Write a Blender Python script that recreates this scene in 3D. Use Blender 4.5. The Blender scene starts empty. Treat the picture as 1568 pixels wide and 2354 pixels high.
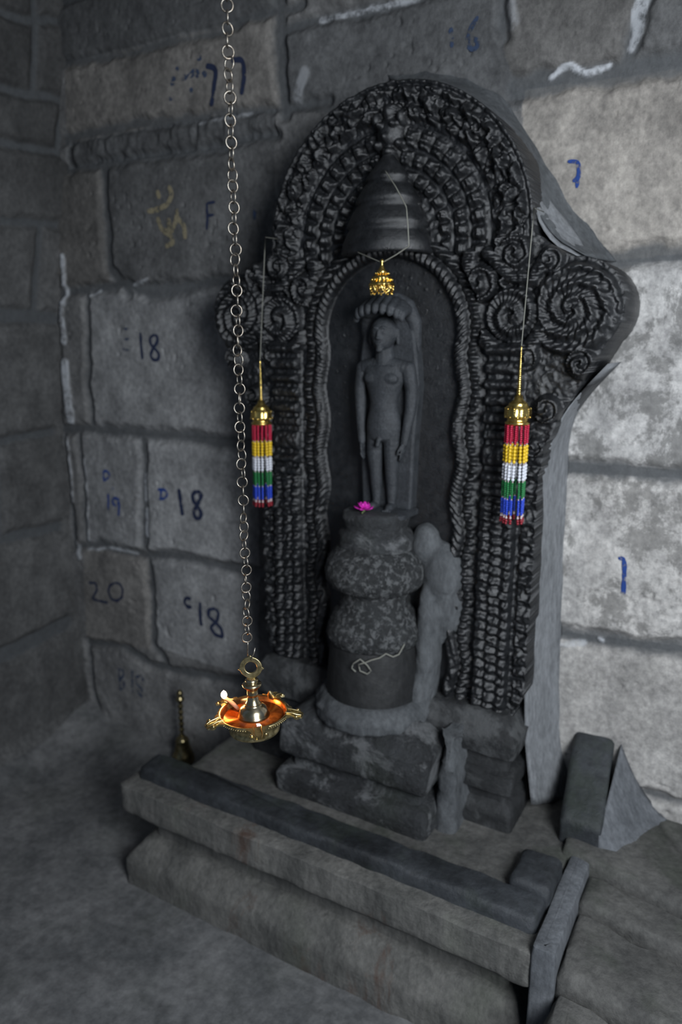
import bpy, bmesh, math, random
import numpy as np
from mathutils import Vector, Matrix, noise as mnoise
random.seed(7)
sc = bpy.context.scene
COL = sc.collection

# ------------------------------------------------------------------ camera, light, exposure
F = 1700.0                                   # focal length in pixels of the 1568 px wide frame
PITCH = math.atan(397 / F); YAW = math.radians(30.32)
CAM = (0.0, -1.8, 1.48)
cd = bpy.data.cameras.new('camera'); cam = bpy.data.objects.new('camera', cd); COL.objects.link(cam)
cd.sensor_fit = 'HORIZONTAL'; cd.sensor_width = 24.0; cd.lens = 24.0 * F / 1568
cam.location = CAM; cam.rotation_euler = (math.pi / 2 - PITCH, 0, YAW)
cd.clip_start = 0.02
cd.dof.use_dof = True; cd.dof.focus_distance = 1.2; cd.dof.aperture_fstop = 2.6
sc.camera = cam
sc.view_settings.view_transform = 'Standard'; sc.view_settings.look = 'None'
sc.view_settings.gamma = 1.0; sc.view_settings.use_curve_mapping = False
sc.view_settings.exposure = 0.0

w = bpy.data.worlds.new('world'); sc.world = w; w.use_nodes = True
w.node_tree.nodes['Background'].inputs[0].default_value = (0.44, 0.60, 0.86, 1)
w.node_tree.nodes['Background'].inputs[1].default_value = 0.13

def area(name, loc, target, sx, sy, power, color):
    l = bpy.data.lights.new(name, 'AREA'); l.shape = 'RECTANGLE'; l.size = sx; l.size_y = sy
    l.energy = power; l.color = color
    o = bpy.data.objects.new(name, l); COL.objects.link(o); o.location = loc
    o.rotation_euler = (Vector(target) - Vector(loc)).to_track_quat('-Z', 'Y').to_euler()
    return o
# daylight coming in through the shrine's doorway, behind the camera and to its right
area('doorway_daylight', (0.85, -1.75, 1.72), (-0.7, 0.0, 0.95), 0.7, 1.0, 62, (0.90, 0.95, 1.0))

# ------------------------------------------------------------------ photo pixel -> real plane
def ray(px, py):
    l = px - 784; v = py - 1177
    fh = F * math.cos(PITCH) - v * math.sin(PITCH); dn = F * math.sin(PITCH) + v * math.cos(PITCH)
    return (-fh * math.sin(YAW) + l * math.cos(YAW), fh * math.cos(YAW) + l * math.sin(YAW), -dn)
def on(axis, px, py, val):
    r = ray(px, py); t = (val - CAM[axis]) / r[axis]
    return Vector([CAM[i] + r[i] * t for i in range(3)])
def onY(px, py, y=0.0): return on(1, px, py, y)
def onZ(px, py, z=0.0): return on(2, px, py, z)
def onX(px, py, x): return on(0, px, py, x)

# ------------------------------------------------------------------ helpers
def tag(o, label=None, cat=None, group=None, kind=None):
    if label: o['label'] = label
    if cat: o['category'] = cat
    if group: o['group'] = group
    if kind: o['kind'] = kind
    return o
def empty(name, loc, label=None, cat=None, group=None):
    o = bpy.data.objects.new(name, None); COL.objects.link(o); o.location = loc
    o.empty_display_size = 0.02
    return tag(o, label, cat, group)
def link(name, me, mats, parent=None, loc=(0, 0, 0), smooth=True):
    for m in (mats if isinstance(mats, (list, tuple)) else [mats]): me.materials.append(m)
    if smooth: me.polygons.foreach_set('use_smooth', [True] * len(me.polygons))
    o = bpy.data.objects.new(name, me); COL.objects.link(o); o.location = loc
    if parent:
        o.parent = parent
    return o
def from_bm(name, bm, mats, parent=None, loc=(0, 0, 0), smooth=True):
    bmesh.ops.recalc_face_normals(bm, faces=bm.faces)
    me = bpy.data.meshes.new(name); bm.to_mesh(me); bm.free()
    return link(name, me, mats, parent, loc, smooth)
def sharp(o, ang=40):
    o.data.set_sharp_from_angle(angle=math.radians(ang)); return o
def lathe(bm, prof, seg=48, mat=0, M=None, flute=None):
    rings = []
    for k, (r, z) in enumerate(prof):
        ring = []
        for i in range(seg):
            a = 2 * math.pi * i / seg
            rr = r * (1 + (flute(a, z) if flute else 0))
            p = Vector((rr * math.cos(a), rr * math.sin(a), z))
            ring.append(bm.verts.new(M @ p if M else p))
        rings.append(ring)
    for a, b in zip(rings, rings[1:]):
        for i in range(seg):
            j = (i + 1) % seg
            f = bm.faces.new((a[i], a[j], b[j], b[i])); f.material_index = mat
    for ring, flip in ((rings[0], True), (rings[-1], False)):
        f = bm.faces.new(ring[::-1] if flip else ring); f.material_index = mat
def tube(bm, pts, r, seg=8, closed=False, mat=0):
    pts = [Vector(p) for p in pts]; n = len(pts); rings = []
    for k, p in enumerate(pts):
        if closed: t = pts[(k + 1) % n] - pts[k - 1]
        else: t = pts[min(k + 1, n - 1)] - pts[max(k - 1, 0)]
        t.normalize()
        up = Vector((0, 0, 1)) if abs(t.z) < 0.9 else Vector((0, 1, 0))
        if closed:
            up = Vector((0, 0, 1)) if all(abs(q.z - pts[0].z) < 1e-6 for q in pts) else Vector((0, 1, 0))
        s = t.cross(up).normalized(); q = s.cross(t)
        rr = r[k] if isinstance(r, (list, tuple)) else r
        rings.append([bm.verts.new(p + s * rr * math.cos(2 * math.pi * i / seg) + q * rr * math.sin(2 * math.pi * i / seg)) for i in range(seg)])
    m = n if closed else n - 1
    for k in range(m):
        a, b = rings[k], rings[(k + 1) % n]
        for i in range(seg):
            j = (i + 1) % seg
            f = bm.faces.new((a[i], a[j], b[j], b[i])); f.material_index = mat
    if not closed:
        bm.faces.new(rings[0][::-1]); bm.faces.new(rings[-1])
_sph = {}
class Soup:
    """collects many small ellipsoids quickly; from_soup() links them as one mesh"""
    def __init__(self): self.v = []; self.f = []; self.n = 0
def from_soup(name, sp, mats, parent=None, loc=(0, 0, 0)):
    me = bpy.data.meshes.new(name); co = np.concatenate(sp.v); fa = np.concatenate(sp.f)
    me.vertices.add(len(co)); me.vertices.foreach_set('co', co.astype(np.float32).ravel())
    me.loops.add(fa.size); me.loops.foreach_set('vertex_index', fa.astype(np.int32).ravel())
    me.polygons.add(len(fa)); me.polygons.foreach_set('loop_start', (np.arange(len(fa)) * 4).astype(np.int32))
    me.update(calc_edges=True)
    return link(name, me, mats, parent, loc)
def soup_ball(sp, c, r, seg, rings):
    if (seg, rings) not in _sph:
        v = []; f = []
        for i in range(rings + 1):
            t = math.pi * min(max(i / rings, 0.003), 0.997)
            for j in range(seg):
                a = 2 * math.pi * j / seg; v.append((math.sin(t) * math.cos(a), math.sin(t) * math.sin(a), -math.cos(t)))
        for i in range(rings):
            for j in range(seg):
                k = (j + 1) % seg; f.append((i * seg + j, i * seg + k, (i + 1) * seg + k, (i + 1) * seg + j))
        _sph[(seg, rings)] = (np.array(v), np.array(f))
    v, f = _sph[(seg, rings)]
    sp.v.append(v * np.array(r) + np.array(tuple(c))); sp.f.append(f + sp.n); sp.n += len(v)
def ball(bm, c, r, seg=12, rings=8, mat=0, M=None):
    if isinstance(bm, Soup):
        soup_ball(bm, c, r if isinstance(r, (list, tuple)) else (r, r, r), seg, rings); return
    sx, sy, sz = r if isinstance(r, (list, tuple)) else (r, r, r)
    T = Matrix.Translation(c) @ (M if M else Matrix()) @ Matrix.Diagonal((sx, sy, sz, 1))
    v = bmesh.ops.create_uvsphere(bm, u_segments=seg, v_segments=rings, radius=1, matrix=T)['verts']
    for f in {f for x in v for f in x.link_faces}: f.material_index = mat

# numpy value noise
def _h(ix, iy, s):
    n = (ix.astype(np.int64) * 374761393 + iy.astype(np.int64) * 668265263 + s * 1442695) & 0xffffffff
    n = ((n ^ (n >> 13)) * 1274126177) & 0xffffffff
    return ((n ^ (n >> 16)) & 0xffff) / 65535.0
def vnoise(x, y, s=0):
    ix = np.floor(x); iy = np.floor(y); fx = x - ix; fy = y - iy
    fx = fx * fx * (3 - 2 * fx); fy = fy * fy * (3 - 2 * fy)
    a = _h(ix, iy, s); b = _h(ix + 1, iy, s); c = _h(ix, iy + 1, s); d = _h(ix + 1, iy + 1, s)
    return (a * (1 - fx) + b * fx) * (1 - fy) + (c * (1 - fx) + d * fx) * fy
def fbm(x, y, o=4, s=0):
    t = 0; amp = 0.5
    for k in range(o):
        t = t + amp * (vnoise(x * 2 ** k, y * 2 ** k, s + k * 17) - 0.5) * 2; amp *= 0.5
    return t
def sstep(a, b, x):
    t = np.clip((x - a) / (b - a), 0, 1); return t * t * (3 - 2 * t)
def seg_dist(U, V, pts, widths=None):
    """signed-ish distance to a polyline, minus its half width"""
    best = np.full(U.shape, 9.0)
    for k in range(len(pts) - 1):
        ax, ay = pts[k]; bx, by = pts[k + 1]
        dx, dy = bx - ax, by - ay; L = dx * dx + dy * dy + 1e-12
        t = np.clip(((U - ax) * dx + (V - ay) * dy) / L, 0, 1)
        d = np.hypot(U - ax - t * dx, V - ay - t * dy)
        if widths: d = d - (widths[k] * (1 - t) + widths[k + 1] * t)
        best = np.minimum(best, d)
    return best
def inside(U, V, poly):
    c = np.zeros(U.shape, bool); n = len(poly)
    for i in range(n):
        x1, y1 = poly[i]; x2, y2 = poly[i - 1]
        if abs(y1 - y2) < 1e-12: continue
        c ^= ((y1 > V) != (y2 > V)) & (U < (x2 - x1) * (V - y1) / (y2 - y1) + x1)
    return c
def grid_mesh(name, P, attrs=None, keep=None, flip=False):
    """P: (nv,nu,3) array -> mesh; keep: face mask (nv-1,nu-1)"""
    nv, nu, _ = P.shape
    idx = np.arange(nv * nu).reshape(nv, nu)
    q = np.stack([idx[:-1, :-1], idx[:-1, 1:], idx[1:, 1:], idx[1:, :-1]], -1).reshape(-1, 4)
    if keep is not None: q = q[keep.reshape(-1)]
    if flip: q = q[:, ::-1]
    used = np.unique(q); remap = -np.ones(nv * nu, np.int64); remap[used] = np.arange(len(used))
    q = remap[q]; co = P.reshape(-1, 3)[used]
    me = bpy.data.meshes.new(name)
    me.vertices.add(len(co)); me.vertices.foreach_set('co', co.astype(np.float32).ravel())
    me.loops.add(q.size); me.loops.foreach_set('vertex_index', q.astype(np.int32).ravel())
    me.polygons.add(len(q)); me.polygons.foreach_set('loop_start', (np.arange(len(q)) * 4).astype(np.int32))
    me.update(calc_edges=True); me.validate()
    for k, v in (attrs or {}).items():
        a = me.attributes.new(k, 'FLOAT', 'POINT'); a.data.foreach_set('value', v.reshape(-1)[used].astype(np.float32))
    return me

# ------------------------------------------------------------------ materials
def new_mat(name):
    m = bpy.data.materials.new(name); m.use_nodes = True; nt = m.node_tree
    return m, nt, nt.nodes['Principled BSDF']
def metal(name, col, rough=0.3, bump=0.0, scale=200, grime=None):
    m, nt, b = new_mat(name)
    b.inputs['Metallic'].default_value = 1.0; b.inputs['Base Color'].default_value = (*col, 1)
    b.inputs['Roughness'].default_value = rough
    tc = nt.nodes.new('ShaderNodeTexCoord'); n = nt.nodes.new('ShaderNodeTexNoise')
    n.inputs['Scale'].default_value = scale; n.inputs['Detail'].default_value = 4
    nt.links.new(tc.outputs['Object'], n.inputs['Vector'])
    if grime:
        r = nt.nodes.new('ShaderNodeValToRGB'); r.color_ramp.elements[0].position = 0.38; r.color_ramp.elements[1].position = 0.6
        r.color_ramp.elements[0].color = (*grime, 1); r.color_ramp.elements[1].color = (*col, 1)
        nt.links.new(n.outputs['Fac'], r.inputs[0]); nt.links.new(r.outputs[0], b.inputs['Base Color'])
    if bump:
        bp = nt.nodes.new('ShaderNodeBump'); bp.inputs['Strength'].default_value = bump; bp.inputs['Distance'].default_value = 0.001
        nt.links.new(n.outputs['Fac'], bp.inputs['Height']); nt.links.new(bp.outputs[0], b.inputs['Normal'])
    return m
def plain(name, col, rough=0.6, **kw):
    m, nt, b = new_mat(name); b.inputs['Base Color'].default_value = (*col, 1); b.inputs['Roughness'].default_value = rough
    for k, v in kw.items(): b.inputs[k].default_value = v
    return m
def stone(name, dark, light, rough=0.75, scale=9, bump=0.5, attrs=False, mortar=(0.075, 0.08, 0.085), lime=(0.5, 0.52, 0.55),
          patch=None, patch_scale=3.0, patch_lo=0.50, spec=0.4, green=0.0, streak=1.0, rough2=None, bdist=0.012):
    m, nt, b = new_mat(name); N = nt.nodes; L = nt.links
    tc = N.new('ShaderNodeTexCoord')
    mp = N.new('ShaderNodeMapping'); mp.inputs['Scale'].default_value = (1, 1, streak); L.new(tc.outputs['Object'], mp.inputs[0])
    def noise(s, d=8, r=0.6, dist=0.0, src=mp):
        n = N.new('ShaderNodeTexNoise'); n.inputs['Scale'].default_value = s; n.inputs['Detail'].default_value = d
        n.inputs['Roughness'].default_value = r; n.inputs['Distortion'].default_value = dist
        L.new(src.outputs[0] if src is mp else src.outputs['Object'], n.inputs['Vector']); return n
    def ramp(src, p0, p1, c0=(0, 0, 0), c1=(1, 1, 1)):
        r = N.new('ShaderNodeValToRGB'); e = r.color_ramp.elements
        e[0].position = p0; e[1].position = p1; e[0].color = (*c0, 1); e[1].color = (*c1, 1)
        L.new(src, r.inputs[0]); return r
    def mix(fac, a, c, mode='MIX'):
        x = N.new('ShaderNodeMix'); x.data_type = 'RGBA'; x.blend_type = mode
        if isinstance(fac, float): x.inputs[0].default_value = fac
        else: L.new(fac, x.inputs[0])
        for s, v in ((6, a), (7, c)):
            if isinstance(v, tuple): x.inputs[s].default_value = (*v, 1)
            else: L.new(v, x.inputs[s])
        return x.outputs[2]
    n1 = noise(scale, 10, 0.68); n2 = noise(scale * 7, 6, 0.7)
    col = ramp(n1.outputs['Fac'], 0.30, 0.70, dark, light).outputs[0]
    sp = ramp(n2.outputs['Fac'], 0.35, 0.62, (0.55, 0.55, 0.56), (1.12, 1.12, 1.12)).outputs[0]
    col = mix(0.75, col, sp, 'MULTIPLY')
    if patch:
        n3 = noise(patch_scale, 9, 0.72, 0.4)
        col = mix(ramp(n3.outputs['Fac'], patch_lo, patch_lo + 0.08).outputs[0], col, patch)
    if green:
        n4 = noise(6, 6, 0.6)
        g = N.new('ShaderNodeMath'); g.operation = 'MULTIPLY'; g.inputs[1].default_value = green
        L.new(ramp(n4.outputs['Fac'], 0.52, 0.68).outputs[0], g.inputs[0])
        col = mix(g.outputs[0], col, (0.035, 0.050, 0.028))
    if attrs:
        at = {}
        for k in ('tone', 'mort', 'lime', 'warm', 'mott'):
            a = N.new('ShaderNodeAttribute'); a.attribute_name = k; at[k] = a.outputs['Fac']
        n5 = noise(7, 10, 0.75, 0.2)
        mm = N.new('ShaderNodeMath'); mm.operation = 'MULTIPLY'; L.new(at['mott'], mm.inputs[0])
        L.new(ramp(n5.outputs['Fac'], 0.49, 0.55).outputs[0], mm.inputs[1])
        cmb = N.new('ShaderNodeCombineColor')
        for i in range(3): L.new(at['tone'], cmb.inputs[i])
        col = mix(1.0, col, cmb.outputs[0], 'MULTIPLY')
        col = mix(mm.outputs[0], col, (0.085, 0.088, 0.088))
        col = mix(at['warm'], col, mix(1.0, col, (1.12, 0.99, 0.84), 'MULTIPLY'))
        col = mix(at['mort'], col, mix(n2.outputs['Fac'], tuple(c * 0.6 for c in mortar), tuple(c * 1.5 for c in mortar)))
        n6 = noise(30, 6, 0.7)
        lm = N.new('ShaderNodeMath'); lm.operation = 'MULTIPLY'; L.new(at['lime'], lm.inputs[0])
        L.new(ramp(n6.outputs['Fac'], 0.36, 0.52).outputs[0], lm.inputs[1])
        col = mix(lm.outputs[0], col, lime)
    L.new(col, b.inputs['Base Color'])
    b.inputs['Roughness'].default_value = rough; b.inputs['Specular IOR Level'].default_value = spec
    if rough2 is not None:
        rr = N.new('ShaderNodeMapRange'); rr.inputs[1].default_value = 0.35; rr.inputs[2].default_value = 0.65
        rr.inputs[3].default_value = rough; rr.inputs[4].default_value = rough2
        L.new(n1.outputs['Fac'], rr.inputs[0]); L.new(rr.outputs[0], b.inputs['Roughness'])
    n7 = noise(scale * (9 if attrs else 4), 10, 0.7, 0, tc); bp = N.new('ShaderNodeBump'); bp.inputs['Strength'].default_value = bump
    bp.inputs['Distance'].default_value = 0.006 if attrs else bdist
    L.new(n7.outputs['Fac'], bp.inputs['Height']); L.new(bp.outputs[0], b.inputs['Normal'])
    return m

M_wall = stone('rough_wall_stone', (0.115, 0.118, 0.122), (0.27, 0.275, 0.28), 0.85, 10, 0.5, attrs=True, streak=0.85)
M_floor = stone('worn_stone_floor', (0.080, 0.084, 0.088), (0.235, 0.235, 0.235), 0.7, 5, 0.35, green=0.15)
M_stele = stone('oiled_black_stone', (0.005, 0.0055, 0.0062), (0.018, 0.0195, 0.022), 0.26, 40, 0.7, spec=0.7, rough2=0.42, bdist=0.0022)
M_statue = stone('dark_statue_stone', (0.022, 0.025, 0.029), (0.050, 0.055, 0.062), 0.55, 25, 0.35, spec=0.4)
M_ped = stone('speckled_pedestal_stone', (0.012, 0.0135, 0.0145), (0.045, 0.048, 0.050), 0.6, 14, 0.8, patch=(0.11, 0.115, 0.118), patch_scale=70)
M_drum = stone('smooth_dark_stone', (0.012, 0.0125, 0.013), (0.028, 0.029, 0.030), 0.55, 12, 0.25, streak=0.4)
M_base = stone('carved_base_stone', (0.013, 0.014, 0.0155), (0.055, 0.059, 0.063), 0.65, 14, 0.8, patch=(0.13, 0.135, 0.14), patch_scale=9, green=0.2)
M_sbase = stone('dark_base_stone', (0.010, 0.011, 0.012), (0.040, 0.042, 0.044), 0.6, 11, 0.5, patch=(0.065, 0.068, 0.07), patch_scale=7)  # near-black tone for the base courses of the stele
M_bench = stone('ledge_stone', (0.078, 0.079, 0.075), (0.215, 0.21, 0.195), 0.8, 12, 0.6, green=0.4, streak=0.3, patch=(0.10, 0.066, 0.052), patch_scale=4, patch_lo=0.57)
M_curb = stone('oily_dark_curb_stone', (0.014, 0.016, 0.018), (0.060, 0.066, 0.074), 0.5, 7, 0.5, green=0.35)
M_slab = stone('side_slab_stone', (0.060, 0.060, 0.058), (0.15, 0.147, 0.138), 0.8, 8, 0.5, green=0.4)
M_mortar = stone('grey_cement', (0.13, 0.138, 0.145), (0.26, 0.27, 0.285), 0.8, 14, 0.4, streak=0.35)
M_mortar_mid = stone('blue_grey_cement', (0.08, 0.087, 0.096), (0.17, 0.18, 0.195), 0.8, 14, 0.3, streak=0.35)
M_mortar_dark = stone('dark_cement', (0.05, 0.055, 0.06), (0.12, 0.128, 0.135), 0.8, 14, 0.4, streak=0.35)  # darkest of the cement tones
M_brass = metal('aged_brass', (0.68, 0.56, 0.30), 0.36, 0.15, 120, grime=(0.34, 0.28, 0.14))
M_brass_in = metal('oily_copper_brass', (0.75, 0.36, 0.12), 0.25, 0.1, 90, grime=(0.42, 0.16, 0.05))
M_stem = metal('polished_brass', (0.72, 0.62, 0.44), 0.2, 0.05, 80, grime=(0.5, 0.4, 0.22))
M_gold = metal('gilt_brass', (0.92, 0.66, 0.20), 0.22, 0.6, 260)
M_bell = metal('dark_bell_brass', (0.42, 0.35, 0.19), 0.28, 0.1, 60, grime=(0.18, 0.15, 0.08))
M_iron = metal('dull_chain_steel', (0.30, 0.28, 0.245), 0.42, 0.3, 300, grime=(0.24, 0.20, 0.16))
M_wire = plain('grey_wire', (0.20, 0.20, 0.17), 0.5)
M_oil, nt_, b_ = new_mat('lamp_oil')
b_.inputs['Base Color'].default_value = (0.55, 0.13, 0.02, 1); b_.inputs['Roughness'].default_value = 0.06
b_.inputs['Coat Weight'].default_value = 0.8
n_ = nt_.nodes.new('ShaderNodeTexNoise'); n_.inputs['Scale'].default_value = 70
r_ = nt_.nodes.new('ShaderNodeValToRGB'); r_.color_ramp.elements[0].position = 0.4; r_.color_ramp.elements[1].position = 0.65
r_.color_ramp.elements[0].color = (0.40, 0.085, 0.012, 1); r_.color_ramp.elements[1].color = (0.16, 0.03, 0.006, 1)
t_ = nt_.nodes.new('ShaderNodeTexCoord'); nt_.links.new(t_.outputs['Object'], n_.inputs['Vector'])
nt_.links.new(n_.outputs['Fac'], r_.inputs[0]); nt_.links.new(r_.outputs[0], b_.inputs['Base Color'])
M_wick = plain('cotton_wick', (0.45, 0.25, 0.16), 0.9)
M_flame, nt_, b_ = new_mat('flame')
b_.inputs['Base Color'].default_value = (0, 0, 0, 1)
b_.inputs['Emission Color'].default_value = (1.0, 0.60, 0.22, 1); b_.inputs['Emission Strength'].default_value = 40
M_beads = [plain('red_bead', (0.42, 0.015, 0.05), 0.25), plain('yellow_bead', (0.70, 0.47, 0.02), 0.3), plain('white_bead', (0.62, 0.64, 0.70), 0.3),
           plain('green_bead', (0.015, 0.16, 0.045), 0.25), plain('blue_bead', (0.02, 0.06, 0.50), 0.25), plain('clear_bead', (0.55, 0.45, 0.45), 0.15)]
M_redtip = plain('dark_red_bead', (0.22, 0.01, 0.02), 0.3)
M_petal = plain('magenta_petal', (0.62, 0.02, 0.42), 0.6)
M_leaf = plain('flower_stem', (0.10, 0.14, 0.05), 0.6)
def paint(name, col, cover=0.5):
    m, nt, b = new_mat(name); b.inputs['Base Color'].default_value = (*col, 1); b.inputs['Roughness'].default_value = 0.8
    n = nt.nodes.new('ShaderNodeTexNoise'); n.inputs['Scale'].default_value = 90; n.inputs['Detail'].default_value = 6
    tc = nt.nodes.new('ShaderNodeTexCoord'); nt.links.new(tc.outputs['Object'], n.inputs['Vector'])
    r = nt.nodes.new('ShaderNodeMapRange'); r.inputs[1].default_value = cover - 0.08; r.inputs[2].default_value = cover + 0.08
    r.inputs[3].default_value = 1.0; r.inputs[4].default_value = 0.0
    nt.links.new(n.outputs['Fac'], r.inputs[0]); nt.links.new(r.outputs[0], b.inputs['Alpha']); return m
M_navy = paint('navy_paint', (0.012, 0.02, 0.055), 0.66); M_blue = paint('blue_paint', (0.010, 0.045, 0.22), 0.58)
M_faint = paint('faded_blue_paint', (0.03, 0.05, 0.10), 0.50); M_ochre = paint('ochre_paint', (0.23, 0.20, 0.13), 0.6)

# ------------------------------------------------------------------ back wall
XC = -2.15                                   # the left corner (it leans a little)
def xc(z): return np.interp(z, [0.0, 0.4, 1.15, 1.65, 2.0, 2.3, 2.6], [-2.19, -2.21, -2.215, -2.165, -2.10, -2.06, -2.04])
def px2(pts): return [(lambda p: (p.x, p.z))(onY(x, y)) for x, y in pts]
J = []                                       # joints: (points, half widths in metres)
def joint(pts, hw): J.append((px2(pts), [hw] * len(pts) if isinstance(hw, float) else hw))
joint([(60, 165), (160, 145), (330, 115), (500, 75), (640, 28), (700, 15)], 0.007)
joint([(640, 75), (740, 48), (840, 24), (960, -2), (1100, -35), (1500, -120)], 0.006)
joint([(120, 328), (300, 290), (420, 272), (470, 268)], [0.012, 0.012, 0.009, 0.008]); joint([(470, 268), (640, 250), (760, 235)], 0.005)
joint([(120, 392), (300, 372), (380, 355), (470, 345), (640, 312)], 0.009)
joint([(648, -40), (648, 90), (652, 180), (655, 262)], 0.014)
joint([(100, 680), (200, 665), (300, 655), (350, 670), (420, 662), (530, 645), (640, 640)], [0.008, 0.008, 0.009, 0.022, 0.016, 0.012, 0.01])
joint([(243, 385), (250, 500), (255, 620), (300, 668)], 0.012)
joint([(100, 990), (200, 985), (300, 995), (400, 1000), (480, 1010), (640, 1030)], [0.010, 0.012, 0.012, 0.016, 0.016, 0.016])
joint([(332, 1000), (336, 1120), (338, 1255)], 0.011)
joint([(170, 1255), (240, 1250), (330, 1275), (390, 1275), (450, 1285), (510, 1300), (640, 1320)], [0.008, 0.009, 0.011, 0.014, 0.012, 0.013, 0.012])
joint([(345, 1270), (350, 1380), (358, 1480), (385, 1520)], 0.011)
joint([(205, 1475), (290, 1485), (350, 1525), (400, 1540), (500, 1555), (640, 1580)], 0.010)
joint([(208, 1480), (218, 1560), (235, 1650)], 0.006)
joint([(200, 670), (208, 760), (210, 880), (215, 985)], 0.008)
joint([(188, 1000), (198, 1120), (203, 1250)], 0.007)
joint([(135, 640), (140, 820), (150, 985), (165, 1120), (175, 1250)], 0.006)
joint([(1190, 205), (1240, 195), (1330, 180), (1450, 168), (1640, 140)], [0.022, 0.026, 0.022, 0.020, 0.018])
joint([(1500, -60), (1480, 10), (1462, 80), (1440, 150)], 0.011)
joint([(1160, -60), (1160, 0), (1163, 90)], 0.006)
joint([(1380, 600), (1480, 588), (1640, 578)], 0.018)
joint([(1270, 1068), (1380, 1078), (1568, 1090), (1660, 1098)], [0.016, 0.018, 0.017, 0.016])
joint([(1270, 1450), (1400, 1468), (1568, 1497), (1660, 1510)], [0.014, 0.018, 0.018, 0.018])
joint([(1280, 1790), (1420, 1800), (1568, 1836), (1660, 1855)], 0.005)
joint([(1640, 140), (1650, 600)], 0.012); joint([(1690, 600), (1700, 1090)], 0.012); joint([(1670, 1100), (1690, 1500)], 0.012)
# stones hidden behind the stele and beyond the frame, in metres
for a in ([(-0.1, 2.26), (1.0, 2.26)], [(-0.05, 1.92), (1.0, 1.95)], [(-0.1, 1.56), (1.0, 1.56)], [(-0.1, 1.155), (1.0, 1.15)], [(-0.05, 0.76), (1.0, 0.76)],
          [(0.45, 2.26), (0.45, 1.95)], [(0.6, 1.56), (0.6, 1.15)], [(0.5, 0.76), (0.5, 1.15)], [(0.3, 1.56), (0.3, 1.95)], [(-2.2, 2.5), (1.0, 2.5)], [(0.5, 0.4), (0.5, 0.76)]):
    J.append((a, [0.014, 0.014]))
S = 0.004
us = np.arange(-2.25, 0.95, S); vs = np.arange(-0.03, 2.62, S)
U, V = np.meshgrid(us, vs)
wob = 0.011 * fbm(U * 9, V * 9, 5, 5)
D = np.full(U.shape, 9.0)
for pts, hw in J:
    D = np.minimum(D, seg_dist(U + wob, V - wob, pts, hw))
D = D + 0.009 * fbm(U * 30, V * 30, 4, 9)
stone_h = sstep(-0.003, 0.020, D)
H = stone_h * 0.016 + 0.010 * fbm(U * 5, V * 5, 4, 1) + 0.0012 * fbm(U * 38, V * 38, 4, 2) * (0.5 + stone_h)
pits = sstep(0.86, 0.94, vnoise(U * 60, V * 60, 77) * 0.8 + 0.25 * vnoise(U * 9, V * 9, 78)); H -= 0.005 * pits * stone_h
mort = (1 - sstep(-0.006, 0.012, D)) * 0.85
# the crude band of small stones under the inscribed lintel stone
band = px2([(160, 330), (470, 270), (640, 252), (640, 312), (470, 345), (160, 388)])
bnd = inside(U, V, band).astype(float)
H += bnd * (0.012 * fbm(U * 30, V * 16, 3, 31) - 0.006)
# tone set per block, darker towards the top and lighter on the right
tone = np.full(U.shape, 0.85) + 0.12 * fbm(U * 2.2, V * 2.2, 3, 44); warm = np.full(U.shape, 0.2); mott = np.zeros(U.shape); lime = np.zeros(U.shape)
def block(poly, t, wm=0.2, mo=0.0):
    global tone, warm, mott
    p = px2(poly); m = inside(U, V, p).astype(float)
    tone = tone * (1 - m) + m * (t + 0.10 * fbm(U * 6, V * 3, 3, 61)); warm = warm * (1 - m) + m * wm; mott = mott * (1 - m) + m * mo
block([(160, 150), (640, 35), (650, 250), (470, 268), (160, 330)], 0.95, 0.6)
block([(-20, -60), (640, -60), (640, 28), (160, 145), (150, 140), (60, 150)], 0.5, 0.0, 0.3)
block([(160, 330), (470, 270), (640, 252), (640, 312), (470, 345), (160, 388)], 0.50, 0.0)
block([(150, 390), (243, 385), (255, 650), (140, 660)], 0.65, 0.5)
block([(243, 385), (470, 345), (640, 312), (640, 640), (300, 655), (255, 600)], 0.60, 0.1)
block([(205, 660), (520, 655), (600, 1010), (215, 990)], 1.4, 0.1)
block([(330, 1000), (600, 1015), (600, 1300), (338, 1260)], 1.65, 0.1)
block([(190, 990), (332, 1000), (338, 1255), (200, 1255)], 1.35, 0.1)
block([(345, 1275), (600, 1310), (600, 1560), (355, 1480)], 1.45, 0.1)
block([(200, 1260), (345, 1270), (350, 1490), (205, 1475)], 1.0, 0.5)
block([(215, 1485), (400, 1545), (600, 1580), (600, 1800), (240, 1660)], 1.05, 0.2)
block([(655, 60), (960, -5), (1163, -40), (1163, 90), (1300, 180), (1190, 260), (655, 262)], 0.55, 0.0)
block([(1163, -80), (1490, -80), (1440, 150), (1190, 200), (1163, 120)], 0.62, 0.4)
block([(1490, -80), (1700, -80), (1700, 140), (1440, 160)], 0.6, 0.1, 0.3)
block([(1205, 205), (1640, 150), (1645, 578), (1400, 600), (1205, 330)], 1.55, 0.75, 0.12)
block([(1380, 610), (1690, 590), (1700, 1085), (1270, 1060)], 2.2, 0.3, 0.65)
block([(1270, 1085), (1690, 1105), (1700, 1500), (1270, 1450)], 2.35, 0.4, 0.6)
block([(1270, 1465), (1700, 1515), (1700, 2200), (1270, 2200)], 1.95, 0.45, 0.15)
def dab(pts, hw, amt=1.0, soft=0.004):
    global lime, H
    p = px2(pts); q = onY(pts[0][0], pts[0][1]); d = seg_dist(U + wob, V, p, [hw * 0.001] * len(p) if not isinstance(hw, list) else [h * 0.001 for h in hw])
    k = (1 - sstep(0, soft, d + 0.004 * fbm(U * 60, V * 60, 2, 3))) * amt
    lime = np.maximum(lime, k); H = H + 0.006 * k
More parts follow.
